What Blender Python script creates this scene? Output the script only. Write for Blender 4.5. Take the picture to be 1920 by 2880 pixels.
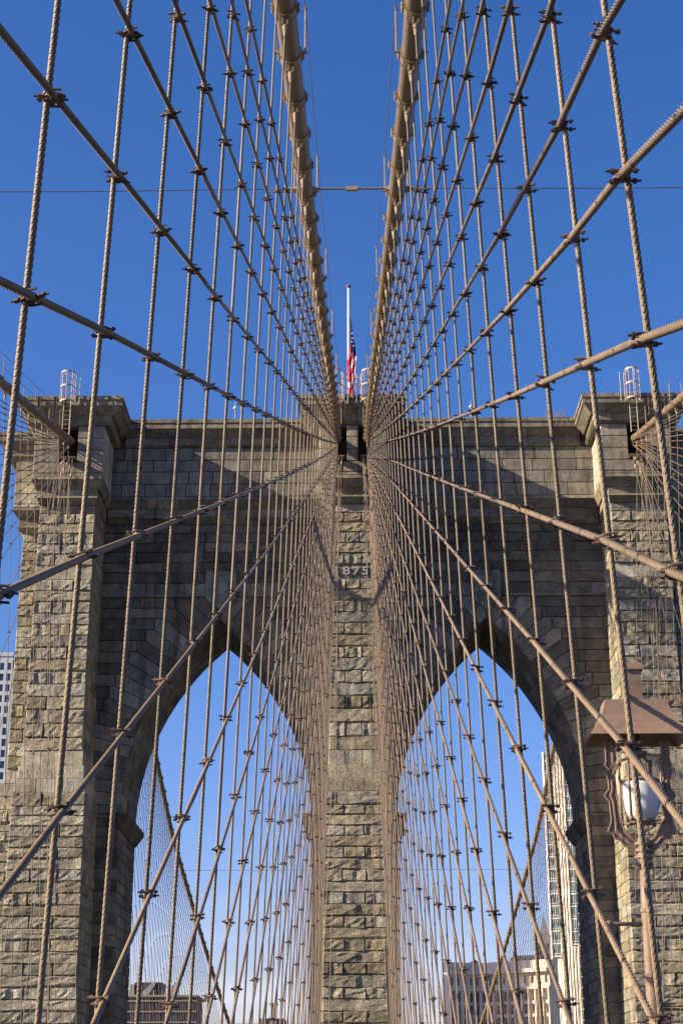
import bpy, math, random
import numpy as np
from math import sin, cos, tan, pi, radians, sqrt, atan, atan2
from mathutils import Matrix, Vector

SC = bpy.context.scene
for o in list(bpy.data.objects):
    bpy.data.objects.remove(o)
COL = SC.collection

# ------------------------------------------------------------------ camera
# origin = the camera's eye on the promenade; +Y runs along the bridge to the tower
TILT = 20.25
cam_d = bpy.data.cameras.new('camera')
cam_d.sensor_fit = 'HORIZONTAL'; cam_d.sensor_width = 36.0; cam_d.lens = 84.375
cam_d.clip_start = 0.05; cam_d.clip_end = 20000
cam = bpy.data.objects.new('camera', cam_d); COL.objects.link(cam)
cam.matrix_world = Matrix.Rotation(0.0075, 4, 'Z') @ Matrix.Rotation(radians(90 + TILT), 4, 'X') @ Matrix.Rotation(-0.00244, 4, 'Z')
SC.camera = cam
# ------------------------------------------------------------------ light
SUN_EL, SUN_AZ = 26.3, 256.0        # azimuth clockwise from +Y
world = bpy.data.worlds.new('World'); SC.world = world; world.use_nodes = True
wn = world.node_tree; wn.nodes.clear()
w_out = wn.nodes.new('ShaderNodeOutputWorld'); w_bg = wn.nodes.new('ShaderNodeBackground')
sky = wn.nodes.new('ShaderNodeTexSky'); sky.sky_type = 'NISHITA'; sky.sun_disc = False
sky.sun_elevation = radians(SUN_EL); sky.sun_rotation = radians(SUN_AZ)
sky.air_density = 1.0; sky.dust_density = 0.7; sky.ozone_density = 4.0; sky.altitude = 10
w_bg.inputs['Strength'].default_value = 0.082
# a few thin clouds low over the horizon, all the way round
geo = wn.nodes.new('ShaderNodeNewGeometry'); sep = wn.nodes.new('ShaderNodeSeparateXYZ')
tc = wn.nodes.new('ShaderNodeTexCoord')
wn.links.new(tc.outputs['Generated'], sep.inputs[0])
mp = wn.nodes.new('ShaderNodeMapping'); mp.inputs['Scale'].default_value = (9, 9, 38)
wn.links.new(tc.outputs['Generated'], mp.inputs[0])
cn = wn.nodes.new('ShaderNodeTexNoise'); cn.inputs['Scale'].default_value = 1.6; cn.inputs['Detail'].default_value = 6
wn.links.new(mp.outputs[0], cn.inputs['Vector'])
cr_ = wn.nodes.new('ShaderNodeMapRange'); cr_.inputs['From Min'].default_value = 0.44; cr_.inputs['From Max'].default_value = 0.66
wn.links.new(cn.outputs['Fac'], cr_.inputs['Value'])
hr = wn.nodes.new('ShaderNodeMapRange'); hr.inputs['From Min'].default_value = 0.125; hr.inputs['From Max'].default_value = 0.05
wn.links.new(sep.outputs['Z'], hr.inputs['Value'])
mu = wn.nodes.new('ShaderNodeMath'); mu.operation = 'MULTIPLY'
wn.links.new(cr_.outputs[0], mu.inputs[0]); wn.links.new(hr.outputs[0], mu.inputs[1])
mu2 = wn.nodes.new('ShaderNodeMath'); mu2.operation = 'MULTIPLY'; mu2.inputs[1].default_value = 0.20
wn.links.new(mu.outputs[0], mu2.inputs[0])
cmx = wn.nodes.new('ShaderNodeMix'); cmx.data_type = 'RGBA'
cmx.inputs['B'].default_value = (8.2, 7.9, 8.3, 1)
wn.links.new(mu2.outputs[0], cmx.inputs['Factor'])
hs = wn.nodes.new('ShaderNodeHueSaturation'); hs.inputs['Saturation'].default_value = 1.25
wn.links.new(sky.outputs[0], hs.inputs['Color'])
wb = wn.nodes.new('ShaderNodeMix'); wb.data_type = 'RGBA'; wb.blend_type = 'MULTIPLY'; wb.inputs['Factor'].default_value = 1.0
wb.inputs['B'].default_value = (1.15, .86, 1.03, 1)
wn.links.new(hs.outputs[0], wb.inputs['A']); wn.links.new(wb.outputs['Result'], cmx.inputs['A'])
wn.links.new(cmx.outputs['Result'], w_bg.inputs['Color']); wn.links.new(w_bg.outputs[0], w_out.inputs[0])

sun_d = bpy.data.lights.new('sun', 'SUN'); sun_d.energy = 5.0; sun_d.angle = radians(0.5); sun_d.color = (1.0, 0.85, 0.64)
sun = bpy.data.objects.new('sun', sun_d); COL.objects.link(sun)
az = radians(SUN_AZ); el_ = radians(SUN_EL)
SD = Vector((sin(az) * cos(el_), cos(az) * cos(el_), sin(el_)))
sun.rotation_euler = SD.to_track_quat('Z', 'Y').to_euler()
sun.location = SD * 300
SC.view_settings.view_transform = 'Standard'; SC.view_settings.look = 'None'
SC.view_settings.gamma = 1.0; SC.view_settings.use_curve_mapping = False
SC.view_settings.exposure = 1.16
SC.render.engine = 'CYCLES'

rnd = random.Random(7)

# ------------------------------------------------------------------ helpers
def setup(o, label=None, cat=None, group=None, kind=None):
    if label: o['label'] = label
    if cat: o['category'] = cat
    if group: o['group'] = group
    if kind: o['kind'] = kind
    return o

def link(name, data, parent=None):
    o = bpy.data.objects.new(name, data); COL.objects.link(o)
    if parent is not None: o.parent = parent
    return o

def empty(name, loc, label, cat, group=None):
    o = link(name, None); o.location = loc; o.empty_display_size = 0.3
    return setup(o, label, cat, group)

class MB:
    def __init__(s):
        s.v = []; s.f = []; s.m = []; s.t = []
    def add(s, vs, fs, m=0, tint=None):
        b = len(s.v); s.v.extend(vs)
        for f in fs: s.f.append(tuple(i + b for i in f)); s.m.append(m)
        s.t.extend([tint or (1, 1, 1)] * len(vs))
    def box(s, x0, x1, y0, y1, z0, z1, m=0, tint=None):
        vs = [(x0,y0,z0),(x1,y0,z0),(x1,y1,z0),(x0,y1,z0),(x0,y0,z1),(x1,y0,z1),(x1,y1,z1),(x0,y1,z1)]
        s.add(vs, [(0,3,2,1),(4,5,6,7),(0,1,5,4),(1,2,6,5),(2,3,7,6),(3,0,4,7)], m, tint)
    def tube(s, pts, r, seg=8, m=0, tint=None, caps=True):
        P = [Vector(p) for p in pts]; n = len(P)
        rs = r if isinstance(r, (list, tuple)) else [r] * n
        vs = []; 
        t0 = (P[1] - P[0]).normalized()
        ref = Vector((0, 0, 1)) if abs(t0.z) < 0.9 else Vector((1, 0, 0))
        for i in range(n):
            t = (P[min(i + 1, n - 1)] - P[max(i - 1, 0)])
            if t.length < 1e-9: t = t0.copy()
            t.normalize()
            a = ref - t * ref.dot(t)
            if a.length < 1e-4: a = t.orthogonal()
            a.normalize(); b = t.cross(a); ref = a
            for j in range(seg):
                an = 2 * pi * j / seg
                vs.append(tuple(P[i] + (a * cos(an) + b * sin(an)) * rs[i]))
        fs = []
        for i in range(n - 1):
            for j in range(seg):
                k = (j + 1) % seg
                fs.append((i*seg+j, i*seg+k, (i+1)*seg+k, (i+1)*seg+j))
        if caps:
            fs.append(tuple(range(seg - 1, -1, -1))); fs.append(tuple((n-1)*seg + j for j in range(seg)))
        s.add(vs, fs, m, tint)
    def build(s, name, mats, parent=None, smooth=False, mesh_only=False):
        me = bpy.data.meshes.new(name); me.from_pydata([tuple(v) for v in s.v], [], s.f)
        if not isinstance(mats, (list, tuple)): mats = [mats]
        for m in mats: me.materials.append(m)
        me.polygons.foreach_set('material_index', s.m)
        at = me.color_attributes.new('tint', 'FLOAT_COLOR', 'POINT')
        arr = np.ones((len(s.v), 4), dtype=np.float32); arr[:, :3] = np.array(s.t, dtype=np.float32).reshape(-1, 3)
        at.data.foreach_set('color', arr.ravel())
        if smooth: me.polygons.foreach_set('use_smooth', [True] * len(me.polygons))
        me.update()
        return me if mesh_only else link(name, me, parent)

# ------------------------------------------------------------------ materials
def new_mat(name):
    m = bpy.data.materials.new(name); m.use_nodes = True
    return m, m.node_tree, m.node_tree.nodes['Principled BSDF']

def N(nt, t, **kw):
    n = nt.nodes.new(t)
    for k, v in kw.items(): setattr(n, k, v)
    return n

def noise(nt, scale, detail=5, vec=None, rough=0.6):
    n = N(nt, 'ShaderNodeTexNoise'); n.inputs['Scale'].default_value = scale
    n.inputs['Detail'].default_value = detail; n.inputs['Roughness'].default_value = rough
    if vec is not None: nt.links.new(vec, n.inputs['Vector'])
    return n

def coords(nt, scale=(1, 1, 1)):
    t = N(nt, 'ShaderNodeNewGeometry'); m = N(nt, 'ShaderNodeMapping')
    m.inputs['Scale'].default_value = scale
    nt.links.new(t.outputs['Position'], m.inputs[0]); return m.outputs[0]

def maprange(nt, src, a, b, c, d):
    n = N(nt, 'ShaderNodeMapRange')
    n.inputs['From Min'].default_value = a; n.inputs['From Max'].default_value = b
    n.inputs['To Min'].default_value = c; n.inputs['To Max'].default_value = d
    nt.links.new(src, n.inputs['Value']); return n.outputs[0]

def mix(nt, fac, a, b, mode='MIX'):
    n = N(nt, 'ShaderNodeMix'); n.data_type = 'RGBA'; n.blend_type = mode
    for s, v in (('Factor', fac), ('A', a), ('B', b)):
        if hasattr(v, 'node'): nt.links.new(v, n.inputs[s])
        else: n.inputs[s].default_value = v if isinstance(v, (int, float)) else (*v, 1) if len(v) == 3 else v
    return n.outputs['Result']

def stone_material(name, bump_big, bump_small, streak):
    m, nt, b = new_mat(name)
    at = N(nt, 'ShaderNodeAttribute'); at.attribute_name = 'tint'
    p1 = coords(nt)
    n1 = noise(nt, 1.3, 6, p1); n2 = noise(nt, 9, 8, p1, 0.75); n3 = noise(nt, 38, 4, p1, 0.8)
    c = mix(nt, 1.0, at.outputs['Color'], mix(nt, maprange(nt, n1.outputs['Fac'], .3, .7, 0, 1), (.60, .60, .57), (1.26, 1.24, 1.16)), 'MULTIPLY')
    c = mix(nt, 1.0, c, mix(nt, maprange(nt, n2.outputs['Fac'], .35, .68, 0, 1), (.50, .49, .47), (1.30, 1.29, 1.25)), 'MULTIPLY')
    c = mix(nt, 1.0, c, mix(nt, maprange(nt, n3.outputs['Fac'], .3, .7, 0, 1), (.75, .75, .75), (1.2, 1.2, 1.2)), 'MULTIPLY')
    # rain streaks and soot: long vertical stains
    ps = coords(nt, (1.1, 1.1, .09)); ns = noise(nt, 1.4, 7, ps, .7)
    c = mix(nt, maprange(nt, ns.outputs['Fac'], .50, .70, 0, streak), c, (.035, .028, .022))
    pw = coords(nt, (2.6, 2.6, .35)); nw = noise(nt, 1.0, 5, pw, .7)
    c = mix(nt, maprange(nt, nw.outputs['Fac'], .66, .78, 0, .4), c, (.42, .38, .32))
    nt.links.new(c, b.inputs['Base Color'])
    b.inputs['Roughness'].default_value = 0.92; b.inputs['Specular IOR Level'].default_value = 0.25
    v = N(nt, 'ShaderNodeTexVoronoi'); v.inputs['Scale'].default_value = 7.5; v.feature = 'F1'
    pd = noise(nt, 3, 3, p1)
    vm = N(nt, 'ShaderNodeVectorMath'); vm.operation = 'ADD'; nt.links.new(p1, vm.inputs[0]); nt.links.new(pd.outputs['Color'], vm.inputs[1])
    nt.links.new(vm.outputs[0], v.inputs['Vector'])
    b1 = N(nt, 'ShaderNodeBump'); b1.inputs['Strength'].default_value = 1.0; b1.inputs['Distance'].default_value = bump_big
    nt.links.new(v.outputs['Distance'], b1.inputs['Height'])
    nb = noise(nt, 9, 8, p1, .78)
    b2 = N(nt, 'ShaderNodeBump'); b2.inputs['Strength'].default_value = 1.0; b2.inputs['Distance'].default_value = bump_small
    nt.links.new(nb.outputs['Fac'], b2.inputs['Height']); nt.links.new(b1.outputs[0], b2.inputs['Normal'])
    nt.links.new(b2.outputs[0], b.inputs['Normal'])
    return m

M = {}
M['rock'] = stone_material('rock_faced_granite', 0.06, 0.14, .34)
M['ashlar'] = stone_material('dressed_granite', 0.02, 0.06, .75)
M['core'] = stone_material('mortar_core', 0.01, 0.03, .15)

def paint_material(name, col, rust=.25, rough=.55, dark=(.10, .06, .04), twist=False):
    m, nt, b = new_mat(name)
    p = coords(nt); n1 = noise(nt, 2.2, 6, p); n2 = noise(nt, 26, 5, p, .7)
    c = mix(nt, maprange(nt, n1.outputs['Fac'], .3, .7, 0, 1), tuple(x * .86 for x in col), tuple(min(1, x * 1.12) for x in col))
    c = mix(nt, maprange(nt, n2.outputs['Fac'], .52, .72, 0, rust), c, dark)
    n3 = noise(nt, 5.5, 7, p, .75)
    c = mix(nt, maprange(nt, n3.outputs['Fac'], .56, .66, 0, rust*1.1), c, (.075, .042, .026))
    oi = N(nt, 'ShaderNodeObjectInfo')
    c = mix(nt, 1.0, c, mix(nt, oi.outputs['Random'], (.80, .80, .80), (1.16, 1.12, 1.08)), 'MULTIPLY')
    if name.endswith('rope'):      # shade painted into the grooves between the strands, so the twist shows
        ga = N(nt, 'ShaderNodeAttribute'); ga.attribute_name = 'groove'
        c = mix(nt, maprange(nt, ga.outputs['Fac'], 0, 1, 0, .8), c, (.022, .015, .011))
    if name.startswith('rusty'): c = mix(nt, maprange(nt, oi.outputs['Random'], .45, 1.0, 0, .7), c, (.17, .115, .08))
    nt.links.new(c, b.inputs['Base Color']); b.inputs['Roughness'].default_value = rough
    b.inputs['Specular IOR Level'].default_value = .35
    bp = N(nt, 'ShaderNodeBump'); bp.inputs['Distance'].default_value = .004; bp.inputs['Strength'].default_value = .6
    nt.links.new(n2.outputs['Fac'], bp.inputs['Height']); nt.links.new(bp.outputs[0], b.inputs['Normal'])
    return m

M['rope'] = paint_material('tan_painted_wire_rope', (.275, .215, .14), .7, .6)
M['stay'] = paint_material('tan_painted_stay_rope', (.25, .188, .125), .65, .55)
M['cable'] = paint_material('tan_painted_main_cable', (.215, .155, .095), .6, .5)
M['band'] = paint_material('pale_tan_painted_band', (.31, .24, .15), .6, .5)
M['clamp'] = paint_material('rusty_dark_clamp_iron', (.055, .032, .025), .5, .5)
M['lamp'] = paint_material('brown_lamp_paint', (.20, .142, .102), .35, .45)
M['ladder'] = paint_material('cream_painted_steel', (.45, .38, .29), .3, .5)
M['beam'] = paint_material('dark_tan_beam', (.15, .105, .075), .4, .5)
M['pole'] = paint_material('white_flagpole_paint', (.62, .60, .56), .08, .4)
M['numeral'] = paint_material('pale_cast_numeral', (.40, .36, .30), .2, .5)

def plain(name, col, rough=.6, metal=0.0, var=.15, scale=.6, spec=.4):
    m, nt, b = new_mat(name)
    p = coords(nt); n1 = noise(nt, scale, 5, p)
    c = mix(nt, maprange(nt, n1.outputs['Fac'], .3, .7, 0, 1), tuple(x * (1 - var) for x in col), tuple(min(1, x * (1 + var)) for x in col))
    nt.links.new(c, b.inputs['Base Color']); b.inputs['Roughness'].default_value = rough
    b.inputs['Metallic'].default_value = metal; b.inputs['Specular IOR Level'].default_value = spec
    return m
M['brick'] = plain('brown_brick', (.13, .085, .06), .85)
M['conc'] = plain('pale_concrete', (.27, .255, .24), .8)
M['limestone'] = plain('pale_limestone', (.62, .53, .41), .8, scale=.05, var=.08)
M['roofblue'] = plain('slate_roof', (.10, .13, .18), .6)
M['whitewall'] = plain('white_tower_panel', (.46, .48, .50), .6, var=.05)
M['fins'] = plain('white_stone_fin', (.62, .57, .48), .7, var=.05, scale=.05)
M['glass'] = plain('dark_window_glass', (.04, .06, .08), .12, spec=.9, scale=.12, var=.6)
M['glassg'] = plain('greenish_curtain_glass', (.05, .11, .12), .10, spec=.9, scale=.15, var=.7)
M['penthouse'] = plain('dark_blue_louvre', (.035, .035, .06), .7)
M['pink'] = plain('pinkish_brick', (.22, .16, .135), .85)
M['spire'] = plain('grey_terracotta', (.22, .21, .21), .8)
M['deck'] = plain('weathered_deck_planks', (.09, .075, .06), .9)
M['road'] = plain('asphalt', (.05, .05, .05), .9)
M['water'] = plain('river_water', (.03, .05, .06), .15, scale=.02)
M['ground'] = plain('city_ground', (.10, .095, .085), .95, scale=.01)
M['red'] = plain('flag_red', (.62, .016, .03), .8, var=.05)
M['white'] = plain('flag_white', (.80, .78, .75), .8, var=.04)
M['blue'] = plain('flag_blue', (.02, .03, .16), .8, var=.05)
gm, gnt, gb = new_mat('frosted_lamp_glass')
gb.inputs['Base Color'].default_value = (.52, .54, .53, 1); gb.inputs['Roughness'].default_value = .28
gb.inputs['Subsurface Weight'].default_value = .25; gb.inputs['Subsurface Radius'].default_value = (.1, .1, .1)
M['globe'] = gm

# ------------------------------------------------------------------ setting
def slab(name, x0, x1, y0, y1, z, th, mat):
    m = MB(); m.box(x0, x1, y0, y1, z - th, z)
    o = m.build(name, mat); o['kind'] = 'structure'; return o
slab('river', -9000, 9000, -9000, 330, -43.5, 1.0, M['water'])
slab('city_ground', -9000, 9000, 330.0, 15000, -41.0, 3.5, M['ground'])
slab('promenade', -2.3, 2.3, -40, 400, -1.62, .25, M['deck'])
slab('roadway', -14.0, -2.6, -40, 400, -6.6, .6, M['road'])
slab('roadway', 2.6, 14.0, -40, 400, -6.6, .6, M['road'])

# ------------------------------------------------------------------ heights read off the masonry
def hz(row, Y): return Y * tan(radians(TILT) + atan((1440 - row) / 4500))
ROWS = [1418,1441.5,1470,1497,1527.6,1556,1587.6,1627.5,1659,1689,1722,1753,1785,1818,1851,1886,1921,1957,1994,2033,2072,2110.7]
ZS = [hz(r, 92.3) for r in ROWS]
for r in (2150, 2188.4, 2228): ZS.append(hz(r, 92.05))
for r in (2264,2292,2322,2352,2382.6,2414,2445.6,2479,2511,2544,2577,2610,2643,2676,2709,2743,2777,2811,2845,2880): ZS.append(hz(r, 91.8))
while ZS[-1] > -7: ZS.append(ZS[-1] - .68)
N_SMOOTH0, N_SMOOTH1 = 21, 24            # the three dressed courses between shaft and base
SPRING = 16.2; A_HALF = 5.7; RISE = 12.1; RA = (A_HALF**2 + RISE**2) / (2 * A_HALF); ARCH_X = 8.3
CEN = -(RA - A_HALF); RX = RA + 2.45

tower = empty('bridge_tower', (0, 92.3, -43.5), 'tall granite bridge tower with two pointed arches behind the web of cables', 'tower')
TOW = Vector((0, 92.3, -43.5))

PAL = [(.47,.39,.285),(.44,.365,.265),(.49,.415,.31),(.45,.41,.35),(.52,.475,.41),(.42,.335,.23),(.475,.39,.285),(.46,.42,.365),(.53,.46,.36),(.44,.355,.25)]
PALW = [(.26,.225,.185),(.21,.185,.155),(.29,.255,.215),(.24,.215,.19),(.20,.165,.13),(.27,.22,.175),(.31,.28,.24)]
def tint(p): 
    q = rnd.random()**1.2; k = rnd.uniform(.72, 1.0)
    if p is PALW:
        k *= rnd.choice((.20, .26, .29, .35)); return (k, k*(.88 + .07*q), k*(.68 + .16*q))
    if p is PAL:
        k *= rnd.choice((.46, .55, .58, .64)); return (k, k*(.88 + .09*q), k*(.62 + .24*q))
    c = rnd.choice(p); k = rnd.uniform(.74, .98); return (c[0]*k, c[1]*k, c[2]*k*.97)

pieces = {}      # kind -> list of (weight, verts, faces, tint, mat)
def add_piece(kind, w, vs, fs, t, mat): pieces.setdefault(kind, []).append((w, vs, fs, t, mat))

def rock_stone(O, U, NN, u0, u1, z0, z1, rough, kind='stone', vis=1.0, depth=.35, t=None, pal=PAL, batter=0.0):
    """one block: front face in the plane O + u*U, outward normal NN, z up; rough = how far the rock face stands proud"""
    g = (.010 if rough > .03 else .015) + rnd.uniform(0, .008)
    u0 += g; u1 -= g; z0 += g; z1 -= g
    if u1 - u0 < .06: return
    mar = .05 if rough > .03 else .02
    nu = max(4, min(12, int((u1 - u0) / .24) + 2)) if rough > .03 else 3
    nz = 5 if rough > .03 else 3
    us = [u0, u0 + mar] + [u0 + mar + (u1 - u0 - 2*mar) * i / (nu - 2) for i in range(1, nu - 2)] + [u1 - mar, u1]
    zs = [z0, z0 + mar] + [z0 + mar + (z1 - z0 - 2*mar) * i / (nz - 2) for i in range(1, nz - 2)] + [z1 - mar, z1]
    vs = []
    wd = len(us); hd = len(zs)
    tip = rnd.uniform(-.35, .35); tipz = rnd.uniform(-.5, .25)
    hollow = rnd.random() < .35; hu = rnd.uniform(.2, .8)
    for j, z in enumerate(zs):
        for i, u in enumerate(us):
            edge = i in (0, wd - 1) or j in (0, hd - 1)
            fu = (u - u0) / (u1 - u0); fz = (z - z0) / (z1 - z0)
            if edge: n = 0.0 if rough > .03 else -.02
            elif rough > .03:
                n = rough * (.62 + .50 * rnd.random() + .5*tip * (fu - .5) + .5*tipz * (fz - .5))
                if hollow and abs(fu - hu) < .13: n *= .30
                u += rnd.uniform(-.02, .02); z += rnd.uniform(-.03, .03)
            else: n = rnd.uniform(0, .008)
            vs.append(tuple(O + U * u + NN * n + Vector((0, 0, z))))
    fs = [(j*wd+i, j*wd+i+1, (j+1)*wd+i+1, (j+1)*wd+i) for j in range(hd-1) for i in range(wd-1)]
    b = len(vs)
    for (u, z) in ((u0, z0), (u1, z0), (u1, z1), (u0, z1)):
        vs.append(tuple(O + U * u - NN * depth + Vector((0, 0, z))))
    c = (0, wd - 1, hd*wd - 1, (hd-1)*wd)
    for k in range(4):
        k2 = (k + 1) % 4
        if k == 0: edge = list(range(0, wd))
        elif k == 1: edge = [j*wd + wd - 1 for j in range(hd)]
        elif k == 2: edge = [(hd-1)*wd + i for i in range(wd-1, -1, -1)]
        else: edge = [j*wd for j in range(hd-1, -1, -1)]
        fs.append(tuple(reversed(edge)) + (b + k, b + k2))
    # make the winding face outward
    f0 = fs[0]; a_, b_, c_ = (Vector(vs[f0[i]]) for i in range(3))
    if (b_ - a_).cross(c_ - a_).dot(NN) < 0: fs = [tuple(reversed(f)) for f in fs]
    area = (u1 - u0) * (z1 - z0) * vis
    add_piece(kind, area, vs, fs, t or tint(pal), 'rock' if rough > .03 else 'ashlar')

X_, Y_, Z_ = Vector((1,0,0)), Vector((0,1,0)), Vector((0,0,1))
core = MB()
CT = (.24, .20, .155)

# ---- buttresses (three piers that stand proud of the wall)
PIERS = [(-17.55, 1.73, 2.12), (0.0, 1.42, 1.70), (17.55, 1.73, 2.12)]
def half_at(sh, lo, z):
    zt, zb = ZS[N_SMOOTH0], ZS[N_SMOOTH1]
    if z >= zt: return sh
    if z >= zb: return sh + (lo - sh) * (zt - z) / (zt - zb)
    return lo + (zb - z) * .010
def front_at(z):
    zt, zb = ZS[N_SMOOTH0], ZS[N_SMOOTH1]
    if z >= zt: return 92.3
    if z >= zb: return 92.3 - .5 * (zt - z) / (zt - zb)
    return 91.8
for xc, sh, lo in PIERS:
    centre = xc == 0
    for k in range(len(ZS) - 1):
        z1, z0 = ZS[k], ZS[k + 1]
        zm = (z0 + z1) / 2
        h = half_at(sh, lo, zm); yf = front_at(zm)
        smooth = N_SMOOTH0 <= k < N_SMOOTH1
        rough = .02 if smooth else .125
        rowt = tint(PAL)
        if k == 6:   # the dressed course that carries the date on the central pier
            rough = .02
        O = Vector((xc, yf, 0))
        core.box(xc - h + .03, xc + h - .03, yf + .03, 96.2, z0, z1, 0, CT)
        if k == 6 and centre:
            rock_stone(O, X_, -Y_, -h, h, z0, z1, .02, t=(.25, .25, .25)); 
        else:
            if k % 2 == 0:
                cuts = [-h, h] if centre or rnd.random() < .55 else [-h, -h + 2*h*rnd.uniform(.38, .62), h]
            else:
                a = rnd.uniform(.30, .36)
                cuts = [-h, -h + 2*h*a, h - 2*h*a, h]
            for i in range(len(cuts) - 1):
                tt = rowt if rnd.random() < .85 else tint(PAL); kk = rnd.uniform(.92, 1.08)
                rock_stone(O, X_, -Y_, cuts[i], cuts[i+1], z0, z1, rough * rnd.uniform(.6, 1.25) if rough > .03 else rough,
                           vis=1.4 if z1 > 0 else .01, t=tuple(x*kk for x in tt))
        # flank that faces the middle of the bridge (seen on the outer piers), and the others
        for sgn in (1, -1):
            seen = (xc < 0 and sgn > 0) or (xc > 0 and sgn < 0)
            yback = 96.0
            cuts = [yf + .36]; L = rnd.uniform(.9, 1.5) if k % 2 else rnd.uniform(1.5, 2.1)
            while cuts[-1] + L < yback - .5: cuts.append(cuts[-1] + L); L = rnd.uniform(1.1, 1.8)
            cuts.append(yback)
            for i in range(len(cuts) - 1):
                rock_stone(Vector((xc + sgn*h, 0, 0)), Y_, X_*sgn, cuts[i], cuts[i+1], z0, z1,
                           (.045 * rnd.uniform(.7, 1.3) if not smooth else .02), t=tuple(x*1.12 for x in tint(PAL)), vis=.30 if (seen and z1 > 0) else .01)  # flanks tinted lighter than the front: sunlight painted into the stone colour
    # outboard side buttress, set back
    if not centre:
        s = -1 if xc < 0 else 1
        for k in range(len(ZS) - 1):
            z1, z0 = ZS[k], ZS[k + 1]; zm = (z0 + z1) / 2
            zt, zb = ZS[N_SMOOTH0], ZS[N_SMOOTH1]
            ex = 21.35 if zm > zt else 22.1 + (zb - zm) * .012 if zm < zb else 21.35 + .75 * (zt - zm) / (zt - zb)
            smooth = N_SMOOTH0 <= k < N_SMOOTH1
            xin = 17.55 + half_at(sh, lo, zm)
            core.box(min(s*xin, s*(ex-.05)), max(s*xin, s*(ex-.05)), 97.65, 101.4, z0, z1, 0, CT)
            cuts = [xin - .3, ex] if k % 2 else [xin - .3, xin + (ex - xin) * rnd.uniform(.4, .6), ex]
            for i in range(len(cuts) - 1):
                a, b = sorted((s*cuts[i], s*cuts[i+1]))
                rock_stone(Vector((0, 97.6, 0)), X_, -Y_, a, b, z0, z1, .13 * rnd.uniform(.6, 1.2) if not smooth else .02,
                           vis=.9 if (s < 0 and z1 > 0) else .35 if z1 > 0 else .01)
        core.box(min(s*17, s*21.2), max(s*17, s*21.2), 97.7, 101.4, -43, 41, 0, CT) if False else None

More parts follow.
